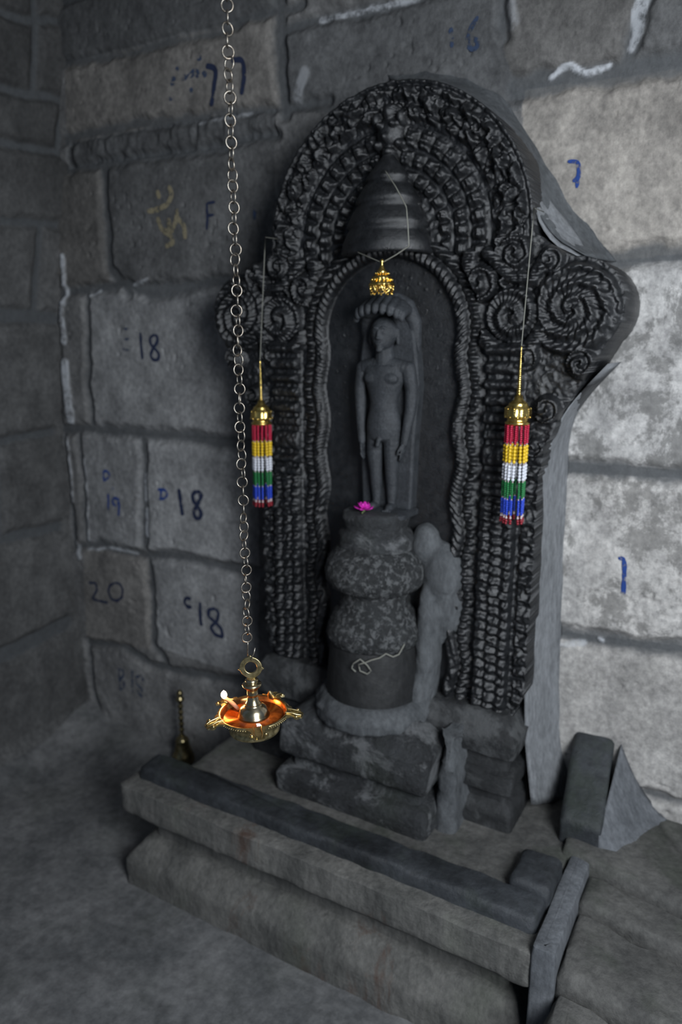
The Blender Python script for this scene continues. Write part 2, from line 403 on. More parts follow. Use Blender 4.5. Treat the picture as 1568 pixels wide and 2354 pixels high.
dab([(152, 590), (155, 640), (156, 700)], 7); dab([(150, 700), (156, 785)], 10); dab([(158, 838), (166, 900), (172, 965)], [19, 17, 15], 1)
dab([(162, 1010), (168, 1080), (172, 1150)], [9, 8, 10], .9); dab([(202, 1055), (206, 1160), (208, 1235)], [4, 9, 11], .9)
dab([(336, 1090), (338, 1150)], 4, .7); dab([(340, 1170), (343, 1230)], 6, .9); dab([(178, 1245), (192, 1278)], 8, .7)
dab([(205, 1262), (260, 1258), (320, 1272)], 3, .7); dab([(310, 655), (345, 642)], 3, .7); dab([(205, 683), (230, 670)], 3, .8)
dab([(180, 1440), (186, 1560), (200, 1640)], 12, .25, .02)
dab([(1268, 178), (1290, 160), (1312, 152), (1345, 168), (1385, 158), (1400, 150)], 4, .9)
dab([(1480, -10), (1472, 30), (1468, 80), (1455, 110)], [14, 12, 11, 5], .6)
dab([(740, 48), (840, 24), (960, -2)], 4, .7); dab([(690, 230), (700, 200), (710, 170)], 9, .35, .01)
dab([(1280, 1480), (1340, 1475)], 4, .5); dab([(1375, 1465), (1382, 1472)], 3, .8); dab([(460, 285), (580, 262)], 3, .4)
dab([(1180, 10), (1185, 60)], 7, .35, .01)
# darker upright band on the wall left of the stele
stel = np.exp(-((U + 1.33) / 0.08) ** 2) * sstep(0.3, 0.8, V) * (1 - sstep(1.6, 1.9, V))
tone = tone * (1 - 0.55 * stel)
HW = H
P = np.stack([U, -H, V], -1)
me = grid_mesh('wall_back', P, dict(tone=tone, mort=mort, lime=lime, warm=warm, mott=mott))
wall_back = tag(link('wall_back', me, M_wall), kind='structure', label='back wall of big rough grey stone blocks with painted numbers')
def wall_y(x, z):
    i = (x - us[0]) / S; j = (z - vs[0]) / S
    i = min(max(int(i), 0), len(us) - 2); j = min(max(int(j), 0), len(vs) - 2)
    return -HW[max(0, j - 1):j + 3, max(0, i - 1):i + 3].max()

# ------------------------------------------------------------------ left wall
def px2L(pts): return [(lambda p: (p.y, p.z))(onX(x, y, XC)) for x, y in pts]
ul = np.arange(-1.9, 0.03, 0.005); Ul, Vl = np.meshgrid(ul, vs[::1])
wl = 0.006 * fbm(Ul * 14, Vl * 14, 3, 105); Dl = np.full(Ul.shape, 9.0)
ext = lambda a, b, hw: (lambda p: ([(p[0][0], p[0][1]), (p[1][0], p[1][1]), (-1.9, p[1][1] + (p[1][1] - p[0][1]) * 0.2)], [hw] * 3))(px2L([a, b]))
for pts, hw in [ext((150, 245), (0, 220), 0.008), ext((150, 358), (0, 340), 0.007), ext((140, 520), (0, 508), 0.008), ext((140, 730), (0, 722), 0.018),
                ext((150, 995), (0, 1025), 0.010), ext((165, 1215), (0, 1255), 0.014), ext((180, 1440), (0, 1530), 0.024), ext((150, 70), (0, 60), 0.008)]:
    Dl = np.minimum(Dl, seg_dist(Ul + wl, Vl - wl, pts, hw))
for pts in ([(30, 0), (40, 220)], [(112, 225), (108, 355)], [(85, 520), (95, 720)], [(20, 1025), (30, 1250)]):
    Dl = np.minimum(Dl, seg_dist(Ul + wl, Vl, px2L(pts), [0.008] * 2))
for x0, z0, z1 in ((-0.75, 1.6, 2.0), (-0.95, 1.15, 1.55), (-0.7, 0.85, 1.15), (-1.0, 0.5, 0.85), (-0.8, 2.0, 2.3), (-1.4, 0.1, 1.9)):
    Dl = np.minimum(Dl, seg_dist(Ul + wl, Vl, [(x0, z0), (x0, z1)], [0.010] * 2))
Dl += 0.004 * fbm(Ul * 40, Vl * 40, 3, 19); sl = sstep(-0.003, 0.022, Dl)
Hl = sl * 0.016 + 0.014 * fbm(Ul * 5, Vl * 5, 4, 101) + 0.002 * fbm(Ul * 35, Vl * 35, 4, 12)
# a plinth course that steps out near the floor
Hl += 0.03 * (1 - sstep(0.02, 0.10, Vl))
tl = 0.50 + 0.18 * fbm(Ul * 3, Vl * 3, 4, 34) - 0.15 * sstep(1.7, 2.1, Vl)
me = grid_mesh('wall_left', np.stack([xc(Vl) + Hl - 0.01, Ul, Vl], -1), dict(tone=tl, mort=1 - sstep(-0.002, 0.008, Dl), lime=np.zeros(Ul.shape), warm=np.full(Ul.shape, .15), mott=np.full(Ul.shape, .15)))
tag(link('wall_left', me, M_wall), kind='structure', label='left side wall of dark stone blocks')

# ------------------------------------------------------------------ floor and ceiling
def floor_z(x, y):
    x = np.asarray(x, float); y = np.asarray(y, float)
    z = 0.010 * fbm(x * 3, y * 3, 3, 201) + 0.003 * fbm(x * 14, y * 14, 3, 202)
    z = z + 0.060 * np.exp(-((y - 0.0) / 0.15) ** 2) * (1 - sstep(-1.36, -1.24, x)) + 0.05 * np.exp(-((x + 2.2) / 0.09) ** 2)
    return z
fx = np.arange(-2.26, 1.6, 0.012); fy = np.arange(-2.6, 0.03, 0.012); FX, FY = np.meshgrid(fx, fy)
me = grid_mesh('floor', np.stack([FX, FY, floor_z(FX, FY)], -1))
tag(link('floor', me, M_floor), kind='structure', label='worn uneven grey stone floor')
cx = np.arange(-2.2, 0.97, 0.03); cy = np.arange(-1.9, 0.03, 0.03); CX, CY = np.meshgrid(cx, cy)
me = grid_mesh('ceiling', np.stack([CX, CY, 2.6 + 0.01 * fbm(CX * 4, CY * 4, 3, 300)], -1), flip=True)
tag(link('ceiling', me, M_floor), kind='structure', label='dark stone ceiling slab')

# ------------------------------------------------------------------ painted marks on the back wall
def strokes(name, label, polys, off, sc_, hw, mat):
    bm = bmesh.new()
    for k, poly in enumerate(polys):
        pts = [onY(off[0] + x / sc_, off[1] + y / sc_) for x, y in poly]
        res = []
        for a, b in zip(pts, pts[1:]):
            n = max(1, int((b - a).length / 0.005))
            res += [a.lerp(b, t / n) for t in range(n)]
        res.append(pts[-1])
        for _ in range(2): res = [res[0]] + [(res[i - 1] + res[i] * 2 + res[i + 1]) / 4 for i in range(1, len(res) - 1)] + [res[-1]]
        prev = None
        for i, p in enumerate(res):
            t = (res[min(i + 1, len(res) - 1)] - res[max(i - 1, 0)]); t.y = 0
            if t.length < 1e-6: t = Vector((0, 0, 1))
            t.normalize(); s = Vector((t.z, 0, -t.x)) * hw * (0.85 + 0.3 * mnoise.noise(p * 60))
            if i in (0, len(res) - 1): s *= 0.5
            row = []
            for c in (-1, 0, 1):
                q = p + s * c; row.append(bm.verts.new((q.x, wall_y(q.x, q.z) - 0.0012, q.z)))
            if prev:
                for c in (0, 1): bm.faces.new((prev[c], prev[c + 1], row[c + 1], row[c]))
            prev = row
    o = from_bm(name, bm, mat, wall_back); o['label'] = label
    return o
A = (0, 0); a_ = 1568 / 660; Bo = (0, 600); Co = (0, 1200); b_s = 1568 / 620
strokes('painted_number', 'dark painted 97 on the top left lintel stone', [[(1150, 372), (1190, 378), (1206, 400), (1195, 490), (1180, 590)], [(1290, 342), (1345, 338), (1358, 365), (1362, 440), (1345, 530)]], A, a_, 0.0085, M_navy)
strokes('painted_smudge', 'dark worn paint smudges before the 97', [[(1020, 440), (1065, 425), (1095, 395), (1110, 435)], [(1100, 330), (1125, 325)], [(1130, 395), (1150, 430)], [(980, 430), (965, 480)], [(950, 550), (975, 545)], [(1060, 500), (1080, 508)], [(1000, 375), (995, 400)]], A, a_, 0.009, M_faint)
strokes('painted_letter', 'dark painted letter F beside the ochre symbol', [[(1148, 1112), (1150, 1180), (1148, 1258)], [(1150, 1114), (1195, 1108)], [(1150, 1182), (1188, 1176)]], A, a_, 0.005, M_navy)
strokes('painted_letter', 'faint dark upright stroke at the stele edge', [[(1410, 1120), (1410, 1205)]], A, a_, 0.007, M_faint)
strokes('painted_symbol', 'smeared ochre auspicious sign on a dark block', [[(828, 1160), (880, 1150), (935, 1125), (963, 1070), (945, 1018)], [(882, 1045), (897, 1090)], [(880, 1190), (905, 1262), (962, 1268), (985, 1205), (990, 1145)],
        [(905, 1262), (955, 1290), (972, 1328), (925, 1350)], [(985, 1190), (1030, 1238), (1035, 1310)], [(942, 1195), (950, 1262)]], A, a_, 0.009, M_ochre)
strokes('painted_number', 'navy painted 18 on the block under the symbol', [[(835, 415), (840, 490), (846, 572)], [(922, 428), (892, 445), (893, 482), (920, 510), (942, 540), (935, 575), (905, 576), (890, 550), (908, 508), (935, 470), (938, 440), (922, 428)]], Bo, b_s, 0.006, M_navy)
strokes('painted_letter', 'faint bars of a letter E before the 18', [[(735, 395), (765, 395)], [(735, 455), (775, 455)], [(728, 485), (735, 516), (775, 516)]], Bo, b_s, 0.004, M_faint)
strokes('painted_letter', 'blue letter D above the 19', [[(625, 1215), (655, 1222), (660, 1250), (625, 1275)], [(625, 1215), (627, 1275)]], Bo, b_s, 0.005, M_blue)
strokes('painted_number', 'faded blue 19 below the small D', [[(652, 1345), (656, 1440)], [(718, 1385), (695, 1368), (677, 1385), (682, 1412), (705, 1415), (718, 1390), (716, 1475)], [(676, 1315), (682, 1322)]], Bo, b_s, 0.0055, M_blue)
strokes('painted_letter', 'blue letter D before the 18', [[(940, 1322), (985, 1325), (1000, 1350), (985, 1372), (950, 1382)], [(962, 1325), (960, 1378)]], Bo, b_s, 0.0055, M_blue)
strokes('painted_number', 'navy 18 beside the blue letter D', [[(1066, 1318), (1072, 1390), (1082, 1475)], [(1165, 1333), (1140, 1350), (1145, 1390), (1175, 1425), (1192, 1460), (1182, 1493), (1155, 1490), (1145, 1455), (1168, 1412), (1190, 1372), (1188, 1342), (1165, 1333)]], Bo, b_s, 0.0085, M_navy)
strokes('painted_number', 'dark painted 20 on the corner block', [[(540, 345), (580, 345), (590, 385), (560, 438), (600, 450), (652, 460)], [(695, 343), (662, 362), (655, 400), (672, 440), (705, 450), (732, 430), (738, 385), (722, 350), (695, 343)]], Co, b_s, 0.0055, M_navy)
strokes('painted_number', 'dark painted c 18 below the blue D 18', [[(1130, 438), (1100, 432), (1085, 460), (1105, 486), (1135, 486)], [(1183, 458), (1182, 530), (1187, 596)], [(1270, 495), (1232, 500), (1228, 540), (1270, 575), (1305, 610), (1315, 660), (1270, 648), (1240, 605), (1280, 565), (1290, 520), (1270, 495)]], Co, b_s, 0.0075, M_navy)
strokes('painted_number', 'faded blue B 18 on the lowest block', [[(715, 838), (722, 962)], [(715, 838), (742, 850), (740, 888), (720, 898), (746, 915), (745, 950), (722, 962)], [(793, 850), (793, 985)], [(845, 878), (812, 893), (820, 930), (850, 960), (852, 1005), (825, 975), (835, 935), (856, 902), (845, 878)]], Co, b_s, 0.0055, M_faint)
strokes('painted_number', 'bright blue stroke on the upper right block', [[(540, 1262), (622, 1262), (628, 1340), (622, 1400), (580, 1415)], [(622, 1400), (612, 1468)]], (1150, 0), 1406 / 418, 0.0055, M_blue)
strokes('painted_number', 'bright blue painted 1 on the pale right block', [[(812, 1700), (852, 1698), (852, 1790), (842, 1950)]], (1150, 700), 1230 / 418, 0.006, M_blue)
strokes('painted_number', 'faint blue 16 above the arch', [[(1142, 185), (1150, 310)], [(1312, 118), (1262, 200), (1240, 280), (1270, 328), (1312, 310), (1310, 262), (1262, 255), (1242, 282)]], (620, 0), 1568 / 580, 0.0065, M_faint)

# ------------------------------------------------------------------ lofted stone blocks
def loft_rect(levels, x0, x1, y0, y1, step=0.02, rad=0.012, amp=0.003, seed=0, name='block', mat=None, parent=None, shear=None, freq=14):
    """levels [(inset, z)] bottom to top, rectangle x0..x1, y0..y1; worn edges, rough faces"""
    lv = []
    for (a, za), (b, zb) in zip(levels, levels[1:]):
        n = max(1, int(math.hypot(b - a, zb - za) / 0.012))
        lv += [(a + (b - a) * t / n, za + (zb - za) * t / n) for t in range(n)]
    lv.append(levels[-1])
    for k in range(3): lv.append((lv[-1][0] + 0.004 * (k + 1), lv[-1][1] + (0.002 if k == 0 else 0.001)))
    bm = bmesh.new(); rings = []
    for ins, z in lv:
        X0, X1, Y0, Y1 = x0 + ins, x1 - ins, y0 + ins, y1
        pts = []
        cs = [(X1 - rad, Y0 + rad, -90), (X1 - 0.001, Y1 - 0.001, 0), (X0 + 0.001, Y1 - 0.001, 90), (X0 + rad, Y0 + rad, 180)]
        corner = []
        for i, (cx_, cy_, a0) in enumerate(cs):
            r = rad if i in (0, 3) else 0.001
            corner.append([(cx_ + r * math.cos(math.radians(a0 + t)), cy_ + r * math.sin(math.radians(a0 + t))) for t in (0, 30, 60, 90)])
        counts = [max(2, int((y1 - y0) / step)), max(2, int((x1 - x0) / step)), max(2, int((y1 - y0) / step)), max(2, int((x1 - x0) / step))]
        for i in range(4):
            pts += corner[i]
            a = corner[i][-1]; b = corner[(i + 1) % 4][0]
            pts += [(a[0] + (b[0] - a[0]) * t / counts[i], a[1] + (b[1] - a[1]) * t / counts[i]) for t in range(1, counts[i])]
        ring = []
        for x, y in pts:
            p = Vector((x, y, z)); q = p * freq + Vector((seed, seed * 2, 0))
            nv = Vector((mnoise.fractal(q, 0.9, 2, 4), mnoise.fractal(q + Vector((31, 0, 0)), 0.9, 2, 4), mnoise.fractal(q + Vector((0, 57, 0)), 0.9, 2, 4) * 0.8))
            p += nv * amp * (1 if z > levels[0][1] + 1e-4 else 0.3)
            if shear: p = shear(p)
            ring.append(bm.verts.new(p))
        rings.append(ring)
    n = len(rings[0])
    for a, b in zip(rings, rings[1:]):
        for i in range(n): bm.faces.new((a[i], a[(i + 1) % n], b[(i + 1) % n], b[i]))
    bm.faces.new(rings[-1]); bm.faces.new(rings[0][::-1])
    return sharp(from_bm(name, bm, mat, parent), 50)

# the stone bench / ledge
bench = empty('stone_ledge', (-0.85, -0.3, 0), 'long low moulded stone ledge running in front of the black carved shrine', 'ledge')
def child(o, par):
    o.parent = par; o.matrix_parent_inverse = Matrix.Translation(-par.location); return o
FR = -0.565
child(loft_rect([(0.000, -0.02), (0.0, 0.075), (0.008, 0.088), (0.030, 0.115), (0.040, 0.130), (0.064, 0.136), (0.066, 0.185), (0.052, 0.205), (0.040, 0.215), (0.006, 0.222), (0.0, 0.232), (0.0, 0.305)],
                -1.42, -0.285, FR, -0.445, amp=0.005, seed=3, name='ledge_front', mat=M_bench), bench)
child(loft_rect([(0.0, -0.02), (0.0, 0.30)], -1.305, -0.285, -0.46, -0.004, amp=0.004, seed=4, name='ledge_core', mat=M_bench), bench)
child(loft_rect([(0.0, 0.29), (0.006, 0.33), (0.010, 0.338)], -1.405, -0.292, FR + 0.045, FR + 0.125, amp=0.005, seed=5, rad=0.015, name='curb', mat=M_curb), bench)['label'] = 'dark oily raised curb along the front edge'
child(loft_rect([(0.0, 0.29), (0.004, 0.322)], -1.30, -0.292, FR + 0.128, -0.006, amp=0.004, seed=8, name='top_slab', mat=M_curb if False else M_slab), bench)
sb = loft_rect([(0.0, 0.30), (0.004, 0.352), (0.010, 0.360)], -0.385, -0.288, -0.445, -0.335, amp=0.004, seed=11, name='stone_block', mat=M_curb)
tag(sb, 'small dark square stone block on the right end of the ledge', 'stone block')
fb = loft_rect([(0, -0.02), (0.001, 0.31), (0.004, 0.328)], -0.292, -0.242, -0.572, -0.20, amp=0.0015, seed=13, rad=0.006, name='cement_seam', mat=M_mortar_mid)
tag(fb, 'pale cement seam between the ledge and the right hand slabs', 'cement seam')
tilt = lambda p: Vector((p.x, p.y - (p.x + 0.2) * 0.12, p.z - (p.x + 0.2) * 0.06))
o = loft_rect([(0, -0.02), (0.0, 0.31), (0.008, 0.335)], -0.315, 0.9, -0.285, -0.004, amp=0.006, seed=17, name='stone_slab', mat=M_slab, shear=tilt)
tag(o, 'mossy grey stone slab against the back wall, right of the shrine', 'stone slab')
o = loft_rect([(0, -0.02), (0.0, 0.298), (0.008, 0.312)], -0.246, 0.9, -0.385, -0.297, amp=0.006, seed=19, name='stone_slab', mat=M_slab, shear=tilt)
tag(o, 'narrow stone slab in front of the mossy crack', 'stone slab')
o = loft_rect([(0, -0.02), (0.0, 0.262), (0.01, 0.284)], -0.246, 0.9, -0.56, -0.396, amp=0.006, seed=23, name='stone_slab', mat=M_slab, shear=tilt)
tag(o, 'broad grey stone slab right of the cement seam, second from the front', 'stone slab')
o = loft_rect([(0, -0.02), (0.0, 0.215), (0.012, 0.240)], -0.246, 0.9, -0.80, -0.570, amp=0.007, seed=29, name='stone_slab', mat=M_slab, shear=tilt)
tag(o, 'lowest grey stone slab in the front right corner', 'stone slab')
# leaning stub block with its cement fillet
ramp_ = lambda p: Vector((p.x - (p.y + 0.15) * 0.10, p.y, p.z + max(0, p.y + 0.22) * 0.55 if p.z > 0.34 else p.z))
o = loft_rect([(0, 0.325), (0.0, 0.385), (0.006, 0.392)], -0.335, -0.240, -0.225, -0.006, amp=0.003, seed=37, name='stone_stub', mat=M_curb, shear=ramp_, rad=0.008)
tag(o, 'mossy sloping stone stub leaning against the wall right of the shrine', 'stone block')
bm = bmesh.new(); N = 14
a0 = Vector((-0.236, -0.012, 0.50)); a1 = Vector((-0.238, -0.225, 0.375)); b0 = Vector((-0.10, -0.012, 0.325)); b1 = Vector((-0.15, -0.20, 0.330))
rows = []
for i in range(N + 1):
    row = []
    for j in range(N + 1):
        s, t = i / N, j / N
        p = (a0.lerp(a1, t)).lerp(b0.lerp(b1, t), s); p.z -= 0.035 * math.sin(math.pi * s) * (1 - t * 0.5)
        p += Vector((0, 0, 1)) * 0.004 * mnoise.fractal(p * 20, 1, 2, 3); row.append(bm.verts.new(p))
    rows.append(row)
for i in range(N):
    for j in range(N): bm.faces.new((rows[i][j], rows[i][j + 1], rows[i + 1][j + 1], rows[i + 1][j]))
bot = [bm.verts.new((v.co.x, v.co.y, 0.318)) for v in [rows[0][0], rows[0][N], rows[N][N], rows[N][0]]]
e = [[rows[0][j] for j in range(N + 1)], [rows[i][N] for i in range(N + 1)], [rows[N][N - j] for j in range(N + 1)], [rows[N - i][0] for i in range(N + 1)]]
for k in range(4): bm.faces.new(e[k] + [bot[(k + 1) % 4], bot[k]])
bm.faces.new(bot)
tag(from_bm('cement_fillet', bm, M_mortar_mid), 'smooth grey cement fillet sloping down from the leaning stub', 'cement fillet')

# ------------------------------------------------------------------ the carved stele
SX = -0.808; SF = -0.19
stele = empty('carved_stele', (SX, SF, 0.33), 'tall black carved stone arch panel with scrolls and a niche behind the statue', 'stele')
half = [(0.0, 2.033)] + [(0.333 * math.sin(math.radians(a)), 1.70 + 0.333 * math.cos(math.radians(a))) for a in range(6, 94, 4)] + \
       [(0.345, 1.690), (0.360, 1.678), (0.385, 1.665), (0.41, 1.652)] + [(0.425 + 0.102 * math.cos(math.radians(a)), 1.545 + 0.102 * math.sin(math.radians(a))) for a in range(92, -50, -8)] + \
       [(0.455, 1.395), (0.415, 1.327), (0.388, 1.25), (0.377, 1.18), (0.374, 0.66), (0.352, 0.61), (0.348, 0.33)]
outl = half + [(-x, z) for x, z in half[::-1]]
R = 0.0025
uu = np.arange(-0.535, 0.536, R); zz = np.arange(0.33, 2.04, R); SU, SZ = np.meshgrid(uu, zz)
AU = np.abs(SU); dz = SZ - 1.70
rr = np.where(dz > 0, np.hypot(AU, dz), AU); an = np.where(dz > 0, np.arctan2(AU, dz), math.pi / 2 - dz / 0.22)
def win(x, a, b, s=0.004): return sstep(a, a + s, x) * (1 - sstep(b - s, b, x))
jit = fbm(SU * 60, SZ * 60, 3, 400)
Hs = 0.004 * fbm(SU * 25, SZ * 25, 3, 401)
archz = sstep(1.55, 1.60, SZ)
# outer ring of flame-like figures
fl = np.abs(np.sin(an * 17 + rr * 40 + jit * 1.6)) ** 0.7 * (0.6 + 0.4 * np.sin(rr * 190 + an * 9 + jit * 4))
Hs += archz * win(rr, 0.248, 0.322, 0.010) * (-0.002 + 0.032 * fl)
Hs += win(rr, 0.322, 0.334) * archz * 0.006
for a, b, fq, ph in ((0.198, 0.232, 19, 0.3), (0.160, 0.190, 17, 1.1), (0.122, 0.151, 14, 0.0)):
    bl = np.clip(np.abs(np.sin(an * fq + ph)) * 1.6 - 0.35, 0, 1) * (1 - 0.35 * np.abs(np.sin((rr - a) / (b - a) * 2 * math.pi)))
    Hs += archz * win(rr, a, b, 0.006) * (-0.002 + 0.024 * bl)
for c in (0.240, 0.194, 0.155): Hs -= archz * win(rr, c - 0.004, c + 0.004, 0.003) * 0.008
# scrolls and makaras
def spiral(cu, cz, Rr, arms, pitch, sgn=1, h=0.018):
    global Hs
    d = np.hypot(AU - cu, SZ - cz); t = np.arctan2(SZ - cz, AU - cu)
    m = 1 - sstep(Rr * 0.85, Rr, d)
    s = 0.5 + 0.5 * np.sin(arms * t * sgn + 2 * math.pi * d / pitch + jit * 0.9)
    dome = np.sqrt(np.clip(1 - (d / Rr) ** 2, 0, 1))
    tex = 0.25 * np.sin(t * 26 + d * 300) * m
    Hs = Hs * (1 - m * 0.9) + m * (h * (0.25 + 0.75 * s ** 1.3 + tex * 0.5) + 0.018 * dome)
spiral(0.425, 1.540, 0.100, 2, 0.030, 1)
spiral(0.300, 1.530, 0.062, 1, 0.034, -1)
spiral(0.225, 1.600, 0.045, 1, 0.026, 1)
spiral(0.375, 1.640, 0.030, 1, 0.018, 1); spiral(0.330, 1.445, 0.034, 2, 0.022, 1); spiral(0.450, 1.430, 0.034, 1, 0.02, -1); spiral(0.385, 1.335, 0.032, 1, 0.02, 1)
spiral(0.300, 1.655, 0.040, 1, 0.022, -1, 0.016); spiral(0.365, 1.25, 0.022, 1, 0.016, -1)
# makara body: raised ribbon with scales
for pts, wd in (([(0.20, 1.655), (0.19, 1.58), (0.215, 1.50), (0.27, 1.455), (0.34, 1.46), (0.37, 1.51)], 0.016), ([(0.24, 1.66), (0.29, 1.61), (0.34, 1.60), (0.37, 1.655)], 0.013)):
    d = seg_dist(AU, SZ, pts); k = np.sqrt(np.clip(1 - (d / wd) ** 2, 0, 1))
    Hs = np.where(k > 0, np.maximum(Hs, 0.016 + 0.014 * k + 0.003 * np.sin(SZ * 500) * k), Hs)
# pilasters with horizontal mouldings
pz = (SZ < 1.475)
pil = win(AU, 0.245, 0.332, 0.006) * pz * (1 - sstep(1.46, 1.475, SZ))
mold = np.zeros(SZ.shape)
for z0, z1, hh in ((1.445, 1.472, .030), (1.405, 1.435, .022), (1.372, 1.395, .028), (1.335, 1.362, .016), (1.295, 1.325, .024), (1.262, 1.285, .012), (1.20, 1.25, .018), (1.165, 1.19, .026), (1.13, 1.155, .014)):
    q = np.clip((SZ - z0) / (z1 - z0), 0, 1); mold += hh * np.sqrt(np.clip(1 - (2 * q - 1) ** 2, 0, 1)) * (SZ > z0) * (SZ < z1)
low = (SZ < 1.13)
flute = 0.010 + 0.006 * np.abs(np.sin((AU - 0.245) * 108)) + 0.004 * np.sin(SZ * 260 + np.floor(AU * 60)) + 0.008 * (np.abs(np.mod(SZ, 0.14) - 0.07) < 0.012)
Hs = Hs * (1 - pil) + pil * (0.010 + mold * 0.9 + low * flute + 0.003 * jit)
out_ = win(AU, 0.340, 0.40, 0.004) * (SZ < 1.33)
Hs += out_ * (0.008 + 0.006 * np.sin(SZ * 170 + jit * 3))
# niche with its serpentine border
ne = np.where(SZ > 1.49, np.hypot(AU, SZ - 1.49), AU) - 0.172 - 0.006 * np.sin(SZ * 38) * (SZ < 1.49)
roll = np.sqrt(np.clip(1 - ((ne - 0.016) / 0.015) ** 2, 0, 1))
m2 = (ne > -0.002) & (ne < 0.062) & (SZ < 1.69)
Hs = np.where(m2, 0.004 + 0.018 * roll + 0.003 * np.sin(np.arctan2(AU, SZ - 1.3) * 160) * roll, Hs)
r3 = np.sqrt(np.clip(1 - ((ne - 0.046) / 0.011) ** 2, 0, 1))
Hs = np.where(m2, Hs + r3 * (0.010 + 0.006 * np.sin(SZ * 330)), Hs)
# inner second arch around the hood
ni2 = np.where(SZ > 1.49, np.hypot(AU, SZ - 1.47), AU + 0.0)
inn = ne < 0
Hs = np.where(inn, -0.080, Hs)
band2 = inn & (np.where(SZ > 1.50, np.hypot(AU, SZ - 1.50), AU) > 0.088 + 0.02 * sstep(1.5, 1.3, SZ)) & (SZ > 1.28)
Hs = np.where(band2, -0.024 + 0.022 * np.abs(np.sin(np.arctan2(SU, SZ - 1.50) * 18 + jit)) * (0.6 + 0.4 * np.sin(np.hypot(AU, SZ - 1.5) * 260)), Hs)
 
Hs = np.where(inn & (SZ < 1.20), Hs + 0.05 * (1 - sstep(1.02, 1.20, SZ)), Hs)
# fine tooling all over
rid = 1 - np.abs(fbm(SU * 55, SZ * 55, 3, 410)) * 2
Hs += np.where(inn & ~band2, 0.15, 1.0) * (0.0045 * rid + 0.0025 * fbm(SU * 120, SZ * 120, 2, 411))
# kirtimukha face at the crown
for cu, cz, ru, rz, hh in ((0, 1.925, 0.034, 0.040, .034), (0.016, 1.938, 0.011, 0.010, .046), (0, 1.912, 0.010, 0.014, .050), (0.030, 1.952, .013, .02, .034), (0, 1.965, .016, .022, .034), (0, 1.885, .020, .014, .036), (0.026, 1.900, .012, .012, .036)):
    k = np.sqrt(np.clip(1 - ((AU - cu) / ru) ** 2 - ((SZ - cz) / rz) ** 2, 0, 1)); Hs = np.maximum(Hs, hh * k + 0.002 * jit * (k > 0))
k = win(AU, -1, 0.014, 0.006) * win(SZ, 1.855, 1.90, 0.006); Hs = np.maximum(Hs, k * (0.022 + 0.005 * np.sin(SZ * 450)))
mask = inside(SU, SZ, outl)
nvz, nuu = SU.shape
kf = mask[:-1, :-1] & mask[1:, :-1] & mask[:-1, 1:] & mask[1:, 1:]
me = grid_mesh('carved_panel', np.stack([SU, -Hs, SZ - 0.33], -1), keep=kf)
bm = bmesh.new(); bm.from_mesh(me); bpy.data.meshes.remove(me)
be = [e for e in bm.edges if e.is_boundary]
ring = {v for e in be for v in e.verts}
for _ in range(2):
    new = {v: (v.co + sum(((e.other_vert(v).co) for e in v.link_edges if e.is_boundary), Vector())) / (1 + sum(1 for e in v.link_edges if e.is_boundary)) for v in ring}
    for v, c in new.items(): v.co.x = c.x; v.co.z = max(c.z, v.co.z if v.co.z < 0.003 else c.z)
g = bmesh.ops.extrude_edge_only(bm, edges=be)
for v in [x for x in g['geom'] if isinstance(x, bmesh.types.BMVert)]: v.co.y = 0.175
o = from_bm('carved_panel', bm, M_stele, stele)

# stepped base of the stele behind the pedestal
o = child(loft_rect([(0.0, 0.325), (0.0, 0.37), (0.012, 0.385), (0.022, 0.39), (0.022, 0.415), (0.006, 0.42), (0.006, 0.465), (0.024, 0.470), (0.024, 0.505), (0.004, 0.515), (0.0, 0.56), (0.012, 0.58), (0.03, 0.61)],
                    SX - 0.39, SX + 0.376, -0.262, -0.006, amp=0.0035, seed=41, name='base_moulding', mat=M_sbase), stele); o['label'] = 'stepped worn base courses'

# triple parasol over the statue, carved in the round
bm = bmesh.new()
prof = [(0.004, 1.905), (0.010, 1.895), (0.007, 1.885), (0.020, 1.870), (0.032, 1.855), (0.048, 1.836), (0.052, 1.826), (0.046, 1.822), (0.058, 1.812), (0.072, 1.790), (0.077, 1.778), (0.070, 1.774),
        (0.080, 1.762), (0.093, 1.738), (0.097, 1.727), (0.090, 1.722), (0.097, 1.712), (0.106, 1.692), (0.110, 1.672), (0.106, 1.666), (0.085, 1.668), (0.02, 1.69)]
lathe(bm, [(r, z) for r, z in prof][::-1], 64)
for v in bm.verts: v.co.y = v.co.y * 0.8; v.co += Vector((0, 0, 1)) * 0.0015 * mnoise.noise(v.co * 60)
o = from_bm('triple_parasol', bm, M_stele, stele, (0, -0.02, -0.33)); o['label'] = 'three tiered bell shaped stone parasol'

